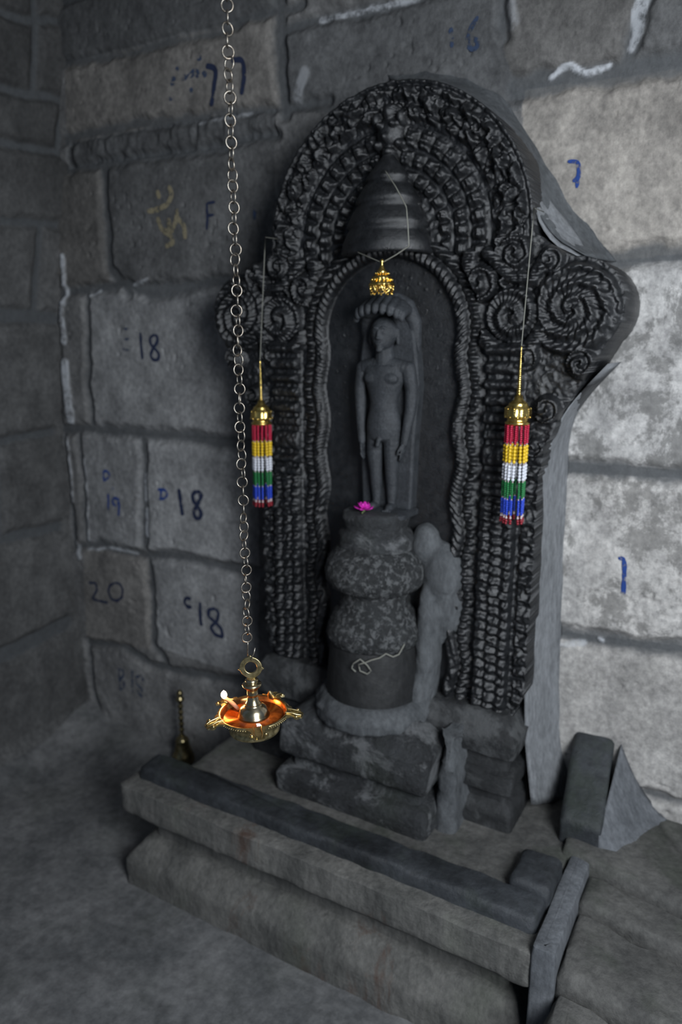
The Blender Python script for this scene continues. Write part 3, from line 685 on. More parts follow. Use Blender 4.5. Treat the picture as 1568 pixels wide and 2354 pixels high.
# ------------------------------------------------------------------ cement around the stele
def loft_strip(name, inner, outer, mat, label, cat, cols=10, bulge=-0.02, step=0.02):
    def resample(p, n):
        L = [0]
        for a, b in zip(p, p[1:]): L.append(L[-1] + (b - a).length)
        out = []; k = 0
        for i in range(n):
            s = L[-1] * i / (n - 1)
            while k < len(p) - 2 and L[k + 1] < s: k += 1
            out.append(p[k].lerp(p[k + 1], (s - L[k]) / max(1e-9, L[k + 1] - L[k])))
        for _ in range(3): out = [out[0]] + [(out[i - 1] + out[i] * 2 + out[i + 1]) / 4 for i in range(1, n - 1)] + [out[-1]]
        return out
    ln = sum((b - a).length for a, b in zip(outer, outer[1:])); n = max(8, int(ln / step))
    I = resample(inner, n); O = resample(outer, n); bm = bmesh.new(); rows = []
    for a, b in zip(I, O):
        row = []
        for c in range(cols + 1):
            t = c / cols; p = a.lerp(b, t); p.y += -bulge * math.sin(math.pi * t)
            p += Vector((0.5, -1, 0.3)) * 0.005 * mnoise.fractal(Vector((p.x * 30, p.z * 8, p.y * 30)), 1, 2, 3)
            row.append(bm.verts.new(p))
        row.append(bm.verts.new((b.x, 0.004, b.z))); row.insert(0, bm.verts.new((a.x, 0.004, a.z)))
        rows.append(row)
    for a, b in zip(rows, rows[1:]):
        for c in range(len(a) - 1): bm.faces.new((a[c], a[c + 1], b[c + 1], b[c]))
        bm.faces.new((a[0], b[0], b[-1], a[-1]))
    bm.faces.new(rows[0]); bm.faces.new(rows[-1][::-1])
    return tag(from_bm(name, bm, mat), label, cat)
def st(px, py, y): return onY(px, py, y)
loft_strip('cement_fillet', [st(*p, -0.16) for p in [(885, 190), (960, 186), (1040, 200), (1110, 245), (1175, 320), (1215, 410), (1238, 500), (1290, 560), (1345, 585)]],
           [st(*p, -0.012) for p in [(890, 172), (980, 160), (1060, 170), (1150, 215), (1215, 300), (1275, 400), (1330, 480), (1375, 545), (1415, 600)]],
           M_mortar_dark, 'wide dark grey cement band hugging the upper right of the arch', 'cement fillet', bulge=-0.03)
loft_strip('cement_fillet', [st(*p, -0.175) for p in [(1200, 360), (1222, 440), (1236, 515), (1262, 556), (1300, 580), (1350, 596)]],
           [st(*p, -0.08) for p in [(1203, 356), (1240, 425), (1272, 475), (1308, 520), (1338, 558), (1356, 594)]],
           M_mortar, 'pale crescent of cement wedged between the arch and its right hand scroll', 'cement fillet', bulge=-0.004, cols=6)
loft_strip('cement_fillet', [st(*p, -0.17) for p in [(1398, 836), (1345, 890), (1295, 950), (1262, 1020), (1244, 1100), (1232, 1250), (1218, 1400), (1206, 1550), (1206, 1700), (1222, 1850)]],
           [st(*p, -0.014) for p in [(1404, 842), (1362, 895), (1325, 950), (1308, 1020), (1302, 1100), (1298, 1250), (1290, 1400), (1285, 1550), (1290, 1700), (1330, 1850)]],
           M_mortar, 'long vertical band of grey cement down the right side of the stele', 'cement fillet', bulge=-0.012)
mi = lambda p: Vector((2 * SX - p.x, p.y, p.z))
loft_strip('cement_fillet', [Vector((SX - x, -0.15, z)) for x, z in [(0.02, 2.03), (0.12, 2.01), (0.22, 1.95), (0.30, 1.845), (0.332, 1.70), (0.35, 1.65)]][::-1],
           [Vector((SX - x, -0.012, z)) for x, z in [(0.02, 2.05), (0.13, 2.035), (0.245, 1.97), (0.33, 1.86), (0.37, 1.73), (0.42, 1.66)]][::-1],
           M_mortar_dark, 'dark cement hugging the upper left of the arch', 'cement fillet', bulge=-0.02)
loft_strip('cement_fillet', [Vector((SX - x, -0.15, z)) for x, z in [(0.50, 1.44), (0.415, 1.33), (0.375, 1.18), (0.374, 0.7), (0.38, 0.34)]],
           [Vector((SX - x, -0.012, z)) for x, z in [(0.53, 1.43), (0.46, 1.31), (0.43, 1.18), (0.43, 0.7), (0.44, 0.34)]],
           M_mortar_dark, 'dark cement down the left side of the stele', 'cement fillet', bulge=-0.01)

# ------------------------------------------------------------------ pedestal
PX, PY = SX, -0.250
ped = empty('round_pedestal', (PX, PY, 0.33), 'grey worn round waisted pedestal on stepped base below the statue', 'pedestal')
def rough_lathe(name, prof, mat, amp, seed, loc, par, sy=1.0, seg=96, freq=30):
    lv = []
    for (a, za), (b, zb) in zip(prof, prof[1:]):
        n = max(1, int(math.hypot(b - a, zb - za) / 0.006)); lv += [(a + (b - a) * t / n, za + (zb - za) * t / n) for t in range(n)]
    lv.append(prof[-1]); bm = bmesh.new(); lathe(bm, lv, seg)
    for v in bm.verts:
        q = v.co * freq + Vector((seed, 0, 0)); n = Vector((v.co.x, v.co.y, 0)); n = n.normalized() if n.length > 1e-5 else Vector((0, 0, 1))
        v.co += n * amp * mnoise.fractal(q, 0.9, 2, 5); v.co.y *= sy
    o = from_bm(name, bm, mat, par); o.location = (loc[0] - par.location.x, loc[1] - par.location.y, loc[2] - par.location.z); return o
child(loft_rect([(0.006, 0.322), (0.0, 0.335), (0.0, 0.378), (0.010, 0.392), (0.034, 0.396), (0.034, 0.432), (0.012, 0.436), (0.006, 0.446), (0.010, 0.518), (0.020, 0.524), (0.030, 0.545), (0.060, 0.565), (0.080, 0.585)],
                PX - 0.215, PX + 0.215, -0.395, -0.20, amp=0.0032, seed=51, name='stepped_base', mat=M_base, freq=22), ped)
rough_lathe('cement_collar', [(0.15, 0.555), (0.152, 0.585), (0.140, 0.600), (0.128, 0.612), (0.10, 0.615)], M_mortar_dark, 0.008, 3, (PX, PY, 0), ped)
rough_lathe('drum', [(0.118, 0.57), (0.122, 0.60), (0.120, 0.65), (0.112, 0.735), (0.108, 0.76), (0.09, 0.765)], M_drum, 0.0012, 5, (PX, PY, 0), ped)
rough_lathe('waisted_neck', [(0.09, 0.742), (0.113, 0.748), (0.121, 0.765), (0.119, 0.785), (0.100, 0.825), (0.088, 0.838), (0.084, 0.868), (0.090, 0.884), (0.112, 0.892), (0.122, 0.908), (0.124, 0.930), (0.118, 0.958), (0.098, 0.985), (0.088, 0.990)], M_ped, 0.0028, 9, (PX, PY, 0), ped, freq=45)
rough_lathe('upper_plinth', [(0.07, 0.98), (0.093, 0.984), (0.094, 1.020), (0.086, 1.030), (0.078, 1.034), (0.080, 1.052), (0.084, 1.062), (0.080, 1.076), (0.070, 1.080)], M_base, 0.0022, 13, (PX, PY, 0), ped, sy=0.92)
# scrap of sacred thread / root line on the drum
bm = bmesh.new(); pts = []
for k, (ang, z) in enumerate([(-28, .775), (-35, .752), (-42, .748), (-50, .758), (-57, .748), (-66, .742), (-72, .735), (-80, .728), (-78, .712), (-70, .706), (-66, .715), (-70, .728), (-78, .742), (-86, .728), (-88, .715), (-83, .708)]):
    a = math.radians(ang); pts.append(Vector((0.1255 * math.cos(a), 0.1255 * math.sin(a), z)))
for _ in range(1):
    pts = [q for a, b in zip(pts, pts[1:]) for q in (a, (a + b) / 2)] + [pts[-1]]
tube(bm, pts, 0.0016, 6); o = from_bm('cotton_thread', bm, plain('pale_thread', (0.22, 0.22, 0.19), 0.9), None, (PX, PY, 0))
tag(o, 'frayed pale thread stuck around the dark drum of the pedestal', 'thread')
# cement lump on the right, behind the pedestal
bm = bmesh.new()
for c, r in (((-0.652, -0.200, 0.925), (0.052, 0.045, 0.085)), ((-0.648, -0.195, 0.85), (0.050, 0.035, 0.10)), ((-0.676, -0.215, 0.74), (0.030, 0.045, 0.20)), ((-0.690, -0.23, 0.62), (0.035, 0.045, 0.07)), ((-0.695, -0.205, 1.0), (0.035, 0.04, 0.05))):
    ball(bm, c, r, 32, 20)
o = from_bm('cement_lump', bm, M_mortar)
rm = o.modifiers.new('r', 'REMESH'); rm.mode = 'VOXEL'; rm.voxel_size = 0.005; rm.use_smooth_shade = True
o.modifiers.new('s', 'SMOOTH').iterations = 6
tx = bpy.data.textures.new('lump_noise', 'CLOUDS'); tx.noise_scale = 0.03
dm = o.modifiers.new('d', 'DISPLACE'); dm.texture = tx; dm.strength = 0.007; dm.mid_level = 0.5
o.data.materials[0] = M_mortar_dark
tag(o, 'smooth grey lump of cement packed behind the right of the pedestal', 'cement lump')
loft = loft_rect([(0.0, 0.325), (0.004, 0.40), (0.010, 0.50), (0.02, 0.57)], SX + 0.205, SX + 0.262, -0.335, -0.20, amp=0.010, seed=71, rad=0.02, name='cement_seam', mat=M_mortar_dark, freq=25)
tag(loft, 'rough cement seam between pedestal base and stele base', 'cement seam')

# ------------------------------------------------------------------ the statue
st_y = -0.235; Z0 = 1.078
stat = empty('standing_statue', (SX + 0.012, st_y, Z0), 'dark stone standing nude figure with arms at its sides under a many headed serpent hood', 'statue')
def cap(bm, pts, radii, flat=1.0, seg=20):
    """tapered chain of spheres joined by tubes, later fused by a voxel remesh"""
    for (a, ra), (b, rb) in zip(zip(pts, radii), list(zip(pts, radii))[1:]):
        a = Vector(a); b = Vector(b); n = max(2, int((b - a).length / (min(ra, rb) * 0.45)))
        for k in range(n + 1):
            t = k / n; r = ra * (1 - t) + rb * t; ball(bm, a.lerp(b, t), (r, r * flat, r), 14, 10)
bm = Soup()
hd = (0.0, -0.006, 0.418)
ball(bm, hd, (0.0325, 0.031, 0.036), 24, 16); ball(bm, (0, -0.014, 0.402), (0.025, 0.024, 0.026), 20, 12)
ball(bm, (0, -0.036, 0.412), (0.0045, 0.006, 0.011), 10, 8); ball(bm, (0, -0.039, 0.405), (0.0065, 0.005, 0.004), 10, 8)      # nose
ball(bm, (0, -0.036, 0.392), (0.010, 0.004, 0.0030), 10, 8)                                                                 # lips
ball(bm, (0, -0.034, 0.386), (0.008, 0.005, 0.003), 10, 8); ball(bm, (0, -0.031, 0.379), (0.009, 0.008, 0.007), 10, 8)
for s in (-1, 1):
    ball(bm, (s * 0.011, -0.0325, 0.417), (0.0065, 0.0035, 0.0030), 10, 8)       # eyes
    cap(bm, [(s * 0.004, -0.036, 0.426), (s * 0.011, -0.036, 0.4285), (s * 0.019, -0.030, 0.425)], [0.0018, 0.0022, 0.0018])
    ball(bm, (s * 0.0345, -0.004, 0.408), (0.0060, 0.008, 0.021), 10, 8)        # long ears
cap(bm, [(0, -0.002, 0.385), (0, 0.0, 0.352)], [0.021, 0.025])
cap(bm, [(-0.048, 0, 0.338), (0, -0.002, 0.346), (0.048, 0, 0.338)], [0.018, 0.021, 0.018])
tp = ((0.176, .040, .028), (0.195, .0445, .030), (0.215, .043, .029), (0.238, .037, .026), (0.258, .0345, .025), (0.275, .038, .026), (0.295, .045, .029), (0.318, .052, .029), (0.338, .054, .024))
for z in np.arange(0.176, 0.338, 0.003):
    rx = float(np.interp(z, [q[0] for q in tp], [q[1] for q in tp])); ry = float(np.interp(z, [q[0] for q in tp], [q[2] for q in tp]))
    ball(bm, (0, -0.003, z), (rx, ry, 0.012), 32, 10)
for s in (-1, 1):
    ball(bm, (s * 0.022, -0.021, 0.314), (0.022, 0.011, 0.015), 14, 10)
    cap(bm, [(s * 0.058, 0.002, 0.335), (s * 0.067, 0.004, 0.29), (s * 0.066, 0.003, 0.245), (s * 0.060, -0.004, 0.195), (s * 0.056, -0.008, 0.165)], [0.0185, 0.0160, 0.0140, 0.0115, 0.0095])
    ball(bm, (s * 0.054, -0.010, 0.152), (0.0065, 0.011, 0.013), 12, 8)
    for k in range(4):                                                         # four fingers
        y = -0.018 + k * 0.0056; ln = (0.020, 0.024, 0.022, 0.016)[k]
        cap(bm, [(s * 0.054, y, 0.146), (s * 0.0525, y - 0.001, 0.146 - ln * 0.55), (s * 0.049, y, 0.146 - ln)], [0.0030, 0.0027, 0.0022])
    cap(bm, [(s * 0.053, -0.018, 0.158), (s * 0.049, -0.025, 0.148), (s * 0.048, -0.025, 0.140)], [0.0036, 0.0032, 0.0025])   # thumb
    cap(bm, [(s * 0.021, -0.002, 0.185), (s * 0.023, -0.002, 0.14), (s * 0.021, -0.001, 0.095), (s * 0.021, 0.004, 0.06), (s * 0.020, 0.004, 0.016)], [0.0225, 0.0210, 0.0160, 0.0150, 0.0105])
    cap(bm, [(s * 0.021, 0.006, 0.010), (s * 0.023, -0.016, 0.008), (s * 0.025, -0.030, 0.005)], [0.011, 0.010, 0.0065])
    for k in range(4): ball(bm, (s * (0.017 + k * 0.0055), -0.036 + k * 0.0015, 0.004), (0.0028, 0.006, 0.003), 8, 6)
cap(bm, [(0, -0.030, 0.172), (0, -0.034, 0.160)], [0.006, 0.006])
body = from_soup('body', bm, M_statue, stat)
rm = body.modifiers.new('r', 'REMESH'); rm.mode = 'VOXEL'; rm.voxel_size = 0.0016; rm.use_smooth_shade = True
sm = body.modifiers.new('s', 'SMOOTH'); sm.iterations = 7; sm.factor = 0.5
# serpent hood: snake bodies rising behind the shoulders, fanned heads over the figure
bm = Soup()
for s in (-1, 1):
    cap(bm, [(s * 0.045, 0.040, 0.30), (s * 0.056, 0.036, 0.35), (s * 0.060, 0.032, 0.40), (s * 0.060, 0.026, 0.44), (s * 0.046, 0.018, 0.475), (s * 0.02, 0.012, 0.492)], [0.013, 0.015, 0.016, 0.018, 0.018, 0.016])
for k in range(9):
    a = math.radians(-68 + 17 * k)
    top = Vector((0.050 * math.sin(a), 0.01, 0.452 + 0.034 * math.cos(a)))
    fr = Vector((0.062 * math.sin(a), -0.052 * math.cos(a) ** 0.5 if math.cos(a) > 0 else 0, 0.446 + 0.028 * math.cos(a)))
    cap(bm, [top, (top + fr) / 2 + Vector((0, 0, 0.006)), fr], [0.016, 0.014, 0.0095])
    ball(bm, fr + Vector((0, -0.004, -0.007)), (0.0078, 0.008, 0.0115), 12, 8)
ball(bm, (0, 0.03, 0.455), (0.056, 0.02, 0.045), 20, 12); ball(bm, (0, 0.034, 0.40), (0.055, 0.012, 0.06), 20, 12)
hood = from_soup('serpent_hood', bm, M_statue, stat)
rm = hood.modifiers.new('r', 'REMESH'); rm.mode = 'VOXEL'; rm.voxel_size = 0.002; rm.use_smooth_shade = True
hood.modifiers.new('s', 'SMOOTH').iterations = 4
# slab the figure is carved against, and its small foot plate
bm = bmesh.new(); n = 30
vs_, rows = [], []
prof = [(0.066, 0.0), (0.069, 0.08), (0.071, 0.16), (0.076, 0.24), (0.080, 0.30), (0.074, 0.36), (0.066, 0.42), (0.05, 0.465), (0.02, 0.485)]
for y in (0.012, 0.060):
    L_ = [bm.verts.new((-x, y if x > .03 else y, z)) for x, z in prof]; R_ = [bm.verts.new((x, y, z)) for x, z in prof]
    rows.append((L_, R_))
for L_, R_ in rows:
    for k in range(len(prof) - 1): bm.faces.new((L_[k], R_[k], R_[k + 1], L_[k + 1]))
for side in (0, 1):
    for k in range(len(prof) - 1): bm.faces.new((rows[0][side][k], rows[1][side][k], rows[1][side][k + 1], rows[0][side][k + 1]))
bm.faces.new((rows[0][0][-1], rows[0][1][-1], rows[1][1][-1], rows[1][0][-1])); bm.faces.new((rows[0][0][0], rows[0][1][0], rows[1][1][0], rows[1][0][0]))
o = sharp(from_bm('backing_slab', bm, M_statue, stat), 60)
bv = o.modifiers.new('b', 'BEVEL'); bv.width = 0.006; bv.segments = 3
o = loft_rect([(0.0, -0.012), (0.0, -0.002), (0.003, 0.0)], -0.072, 0.072, -0.048, 0.06, amp=0.003, seed=81, rad=0.02, name='foot_plate', mat=M_statue, parent=stat, freq=40)

# ------------------------------------------------------------------ flower
fp = Vector((SX + 0.012 - 0.018, -0.302, 1.083)); fl_ = empty('pink_flower', fp, 'small magenta flower lying at the feet of the statue', 'flower')
bm = bmesh.new()
for ringi, (n, r, tilt_, ln) in enumerate(((9, 0.004, 12, 0.021), (8, 0.003, 38, 0.019), (6, 0.002, 62, 0.015))):
    for k in range(n):
        a = 2 * math.pi * (k + 0.4 * ringi) / n + random.uniform(-.15, .15); t = math.radians(tilt_ + random.uniform(-8, 8))
        M = Matrix.Rotation(a, 4, 'Z') @ Matrix.Rotation(-t, 4, 'Y')
        L = []
        for i in range(6):
            u = i / 5; wdt = 0.0055 * math.sin(math.pi * (0.12 + 0.80 * u)) + 0.0004
            L.append([bm.verts.new(M @ Vector((r + ln * u, c * wdt, 0.004 * u * u + 0.0015 * abs(c) + 0.0008 * random.random()))) for c in (-1, 0, 1)])
        for p, q in zip(L, L[1:]):
            for c in (0, 1): bm.faces.new((p[c], p[c + 1], q[c + 1], q[c]))
o = from_bm('petals', bm, M_petal, fl_, (0, 0, 0.003)); s = o.modifiers.new('s', 'SOLIDIFY'); s.thickness = 0.0006
bm = bmesh.new(); tube(bm, [(0, 0, 0.004), (0.002, -0.006, 0.001), (0.003, -0.014, -0.001)], 0.0016, 8); ball(bm, (0, 0, 0.003), 0.004)
from_bm('stem', bm, M_leaf, fl_)

# ------------------------------------------------------------------ gilt hanging canopy ornament and wires
gp = onY(878, 640, -0.335)
orn = empty('gilt_canopy_ornament', gp, 'small gold filigree bell shaped canopy hanging above the statue', 'ornament')
bm = bmesh.new()
k_ = 1.0
lathe(bm, [(0.001, 0.036), (0.003, 0.034), (0.0035, 0.030), (0.002, 0.027), (0.0035, 0.022), (0.006, 0.017), (0.0085, 0.014), (0.0095, 0.0115), (0.008, 0.010), (0.0125, 0.006), (0.0165, 0.002), (0.0175, -0.001), (0.0155, -0.003),
           (0.0195, -0.007), (0.0225, -0.011), (0.0225, -0.0135), (0.0205, -0.0135), (0.018, -0.008)][::-1], 40, flute=lambda a, z: 0.05 * math.sin(a * 12) if z < 0.01 else 0)
for k in range(14):
    a = 2 * math.pi * k / 14; ball(bm, (0.0185 * math.cos(a), 0.0185 * math.sin(a), -0.003), 0.0021, 8, 6); ball(bm, (0.0120 * math.cos(a), 0.0120 * math.sin(a), 0.009), 0.0016, 8, 6)
from_bm('dome', bm, M_gold, orn); orn.scale = (1.22, 1.22, 1.1)
for k in range(9):
    a = 2 * math.pi * k / 9; bm = bmesh.new()
    pts = [(0.0065 * math.cos(t), 0, -0.007 + 0.0075 * math.sin(t)) for t in np.linspace(0, 2 * math.pi, 16, endpoint=False)]
    tube(bm, pts, 0.0012, 6, True); ball(bm, (0, 0, -0.017), 0.0022, 8, 6); ball(bm, (0.005, 0, -0.003), 0.0020, 8, 6); ball(bm, (-0.005, 0, -0.003), 0.0020, 8, 6)
    pts = [(0.0034 * math.cos(t), 0, -0.0065 + 0.0034 * math.sin(t)) for t in np.linspace(0, 2 * math.pi, 10, endpoint=False)]
    tube(bm, pts, 0.0008, 5, True)
    o = from_bm('filigree_loop', bm, M_gold, orn); o.location = (0.0205 * math.cos(a), 0.0205 * math.sin(a), -0.0125); o.rotation_euler = (0.12, 0, a + math.pi / 2)
def wire(name, pts, r, label):
    bm = bmesh.new(); res = []
    for a, b in zip(pts, pts[1:]): res += [a.lerp(b, t / 6) for t in range(6)]
    res.append(pts[-1]); tube(bm, res, r, 6); return tag(from_bm(name, bm, M_wire), label, 'wire')
wire('hanging_wire', [onY(885, 392, -0.275), onY(910, 430, -0.31), onY(934, 475, -0.325), onY(938, 520, -0.33), onY(940, 566, -0.33), onY(910, 586, -0.335), onY(880, 603, -0.335)], 0.0013, 'thin wire kinked around the stone parasol, holding the gold canopy')
wire('hanging_wire', [onY(820, 579, -0.29), onY(850, 592, -0.32), onY(876, 603, -0.335)], 0.0011, 'short thin wire running left from the gold canopy to the parasol rim')

# ------------------------------------------------------------------ bead tassels
def tassel(px_top, px_nail, px_bead0, px_bead1, y, label, scale=1.0):
    top = onY(*px_top, y); nail = onY(*px_nail, y); b0 = onY(*px_bead0, y); b1 = onY(*px_bead1, y)
    T = empty('bead_tassel', (top.x, y, b0.z), label, 'tassel', 'bead tassels hanging either side of the statue')
    Ht = top.z - b0.z; Lb = b0.z - b1.z
    bm = bmesh.new()
    prof = [(0.0012, Ht), (0.0022, Ht - .004)]
    z = Ht - 0.006; i = 0
    while z > 0.050:
        f_ = (Ht - z) / Ht; r = 0.0018 + 0.0062 * f_ ** 1.2; st_ = 0.0030 + 0.003 * f_
        prof += [(r * 0.78, z), (r, z - st_ * 0.3), (r, z - st_ * 0.7), (r * 0.8, z - st_)]; z -= st_ * 1.05
    lathe(bm, prof[::-1], 20); from_bm('spire', bm, M_gold, T)
    bm = bmesh.new()
    lathe(bm, [(0.0238, 0.0), (0.0262, 0.002), (0.0262, 0.0055), (0.0225, 0.0075), (0.0215, 0.0125), (0.0262, 0.015), (0.0268, 0.019), (0.0255, 0.022), (0.0258, 0.030), (0.0235, 0.037), (0.0195, 0.041), (0.0205, 0.0435), (0.0165, 0.047), (0.010, 0.052), (0.0075, 0.062)], 60,
          flute=lambda a, z: 0.07 * abs(math.sin(a * 5)) * (0.018 < z < 0.041))
    for k in range(10):
        a = 2 * math.pi * (k + .5) / 10
        for dzz in (0.024, 0.029, 0.034): ball(bm, (0.0262 * math.cos(a), 0.0262 * math.sin(a), dzz), 0.0020, 8, 6)
        ball(bm, (0.0268 * math.cos(a + .3), 0.0268 * math.sin(a + .3), 0.0165), 0.0022, 8, 6)
    from_bm('cap', bm, M_gold, T)
    n = 14; proto = None
    segs = [(0, 0.000, 0.185, 9), (1, 0.20, 0.375, 5), (2, 0.395, 0.555, 5), (3, 0.57, 0.735, 8), (4, 0.75, 0.91, 8)]
    for v in range(n):
        a = 2 * math.pi * v / n
        if proto is None:
            bm = bmesh.new()
            for mi_, t0, t1, cnt in segs:
                stp = (t1 - t0) * Lb / cnt
                for k in range(cnt):
                    r = stp * 0.56; rx = 0.0037 if mi_ in (1, 2) else 0.0029
                    ball(bm, (random.uniform(-.0003, .0003), random.uniform(-.0003, .0003), -(t0 * Lb + stp * (k + .5))), (rx, rx, r), 8, 6, mi_)
                ball(bm, (0, 0, -(t1 + 0.01) * Lb), 0.0016, 6, 5, 5)
            ball(bm, (0, 0, -0.935 * Lb), 0.0026, 8, 6, 5); ball(bm, (0, 0, -0.965 * Lb), 0.0034, 8, 6, 6); ball(bm, (0.001, 0, -0.99 * Lb), 0.0032, 8, 6, 6)
            tube(bm, [(0, 0, 0), (0, 0, -0.5 * Lb), (0, 0, -Lb)], 0.0006, 5, mat=5)
            proto = from_bm('bead_strand', bm, M_beads + [M_redtip], T); o = proto
        else:
            o = proto.copy(); COL.objects.link(o)
        o.parent = T; o.location = (0.0232 * math.cos(a), 0.0232 * math.sin(a), 0.001 + random.uniform(-.002, 0)); o.rotation_euler = (random.uniform(-.015, .015), random.uniform(-.015, .015), a)
    bm = bmesh.new()
    d = nail - Vector((top.x, y, b0.z)); L = [Vector((0, 0, Ht)).lerp(d, t / 8) for t in range(9)]
    tube(bm, [L[0] + Vector((0.001, 0, -0.01))] + L + [d + Vector((0, 0.07, 0.002))], 0.0010, 6)
    from_bm('wire', bm, M_wire, T)
    return T
YT = -0.262
tassel((1199, 795), (1228, 478), (1190, 976), (1182, 1200), YT, 'right hand bead tassel in red, yellow, white, green and blue under a gold spire')
tassel((598, 828), (610, 545), (598, 976), (600, 1160), YT, 'left hand bead tassel in red, yellow, white, green and blue partly behind the chain')

# ------------------------------------------------------------------ hand bell
bp_ = onY(421, 1738, -0.075); bz = float(floor_z(bp_.x, -0.075)) - 0.002
bell = empty('hand_bell', (bp_.x, -0.075, bz), 'slender brass hand bell standing on the floor against the wall', 'bell')
bm = bmesh.new()
lathe(bm, [(0.034, 0.0), (0.0385, 0.0), (0.039, 0.004), (0.036, 0.009), (0.0345, 0.014), (0.0355, 0.017), (0.031, 0.026), (0.026, 0.038), (0.0225, 0.052), (0.021, 0.064), (0.0215, 0.067), (0.018, 0.073), (0.010, 0.079), (0.006, 0.082)], 48)
from_bm('bell_body', bm, M_bell, bell); bell.scale = (1.1, 1.1, 1.22)
bm = bmesh.new(); prof = [(0.0075, 0.080), (0.0085, 0.084), (0.0055, 0.089)]
z = 0.092
for k in range(5):
    prof += [(0.0055, z), (0.0085, z + 0.005), (0.0085, z + 0.009), (0.0055, z + 0.014)]; z += 0.018
prof += [(0.006, 0.184), (0.013, 0.190), (0.014, 0.195), (0.010, 0.199), (0.008, 0.203), (0.0105, 0.209), (0.009, 0.216), (0.004, 0.221), (0.001, 0.223)]
lathe(bm, prof, 32); from_bm('handle', bm, M_bell, bell)

# ------------------------------------------------------------------ hanging oil lamp
LD = 1.2
r0 = ray(583, 1636); t = LD / F
LP = Vector([CAM[i] + r0[i] * t for i in range(3)])
lamp = empty('hanging_oil_lamp', LP, 'lit brass oil lamp with five leaf shaped spouts hanging on the chain', 'lamp')
lamp.rotation_euler = (math.radians(0.5), math.radians(-1.5), YAW)          # turned the way it hangs
RB = 0.0565
bm = bmesh.new()
lathe(bm, [(0.0, -0.034), (0.036, -0.034), (0.0405, -0.032), (0.0415, -0.028), (0.0400, -0.025), (0.0405, -0.018), (0.043, -0.0135), (0.0500, -0.007), (RB + 0.0005, -0.0022), (RB + 0.0015, 0.0), (RB, 0.0016), (RB - 0.003, 0.0012), (RB - 0.0045, -0.002),
           (RB - 0.008, -0.0065), (0.044, -0.0105), (0.03, -0.0125), (0.0, -0.013)][1:-1], 96)
o = from_bm('bowl', bm, [M_brass, M_brass_in], lamp)
for p in o.data.polygons:
    c = p.center
    if c.z > -0.0135 and math.hypot(c.x, c.y) < RB - 0.003 and p.normal.z > -0.2: p.material_index = 1
bm = bmesh.new()
for k in range(90):
    a = 2 * math.pi * k / 90; ball(bm, ((RB + 0.0022) * math.cos(a), (RB + 0.0022) * math.sin(a), -0.0018), 0.0011, 6, 4)
from_bm('beaded_rim', bm, M_brass, lamp)
bm = bmesh.new(); lathe(bm, [(0.001, -0.0068), (0.049, -0.0068), (0.0492, -0.0066)][::1] , 64); o = from_bm('oil', bm, M_oil, lamp); o['label'] = 'orange lamp oil pool'
bm = bmesh.new()
lathe(bm, [(0.0255, -0.009), (0.0265, -0.0055), (0.0255, -0.003), (0.0245, -0.001), (0.0235, 0.003), (0.0205, 0.0085), (0.0155, 0.0125), (0.0125, 0.0145), (0.0132, 0.0155), (0.0120, 0.0170), (0.0098, 0.021), (0.0086, 0.027), (0.0082, 0.030), (0.0092, 0.0312), (0.0088, 0.0325), (0.0090, 0.040), (0.0098, 0.0430),
           (0.0128, 0.0445), (0.0152, 0.0465), (0.0158, 0.0490), (0.0140, 0.0510), (0.0105, 0.0520), (0.0090, 0.0530), (0.0105, 0.0545), (0.0108, 0.0565), (0.0085, 0.0585), (0.0065, 0.060)], 64)
from_bm('stem', bm, M_stem, lamp)
# flat ring loop with little side nibs
bm = bmesh.new(); n = 48; fr, bk = [], []
for y, lst in ((-0.0022, fr), (0.0022, bk)):
    for k in range(n):
        a = 2 * math.pi * k / n; ro = 0.0178
        ro += 0.0036 * math.exp(-((a - math.radians(-8)) / 0.08) ** 2) + 0.0036 * math.exp(-((a - 2 * math.pi + math.radians(8)) / 0.08) ** 2) + 0.0036 * math.exp(-((a - math.radians(188)) / 0.08) ** 2) + 0.003 * math.exp(-((a - math.radians(90)) / 0.12) ** 2)
        lo = max(0, -math.sin(a)); cx_ = math.cos(a) * (1 - 0.45 * max(0, lo - 0.55))
        lst.append((bm.verts.new((ro * cx_, y, 0.0785 + ro * math.sin(a) * (1 + 0.12 * lo))), bm.verts.new((0.0098 * math.cos(a), y, 0.0785 + 0.0098 * math.sin(a)))))
for k in range(n):
    j = (k + 1) % n
    bm.faces.new((fr[k][0], fr[j][0], fr[j][1], fr[k][1])); bm.faces.new((bk[k][1], bk[j][1], bk[j][0], bk[k][0]))
    bm.faces.new((fr[k][0], bk[k][0], bk[j][0], fr[j][0])); bm.faces.new((fr[j][1], bk[j][1], bk[k][1], fr[k][1]))
o = sharp(from_bm('ring_loop', bm, M_brass, lamp), 45); bv = o.modifiers.new('b', 'BEVEL'); bv.width = 0.0007; bv.segments = 2; bv.limit_method = 'ANGLE'
# hooked wire through the loop
bm = bmesh.new()
tube(bm, [(0.0085, -0.001, 0.112), (0.0065, -0.002, 0.104), (0.0030, -0.003, 0.097), (0.001, -0.001, 0.0905), (-0.0015, 0.003, 0.0885), (-0.0035, 0.003, 0.094), (-0.0035, 0.000, 0.104), (-0.0030, 0, 0.116), (-0.0025, 0, 0.122)], 0.0013, 8)
from_bm('hook_wire', bm, M_iron, lamp)
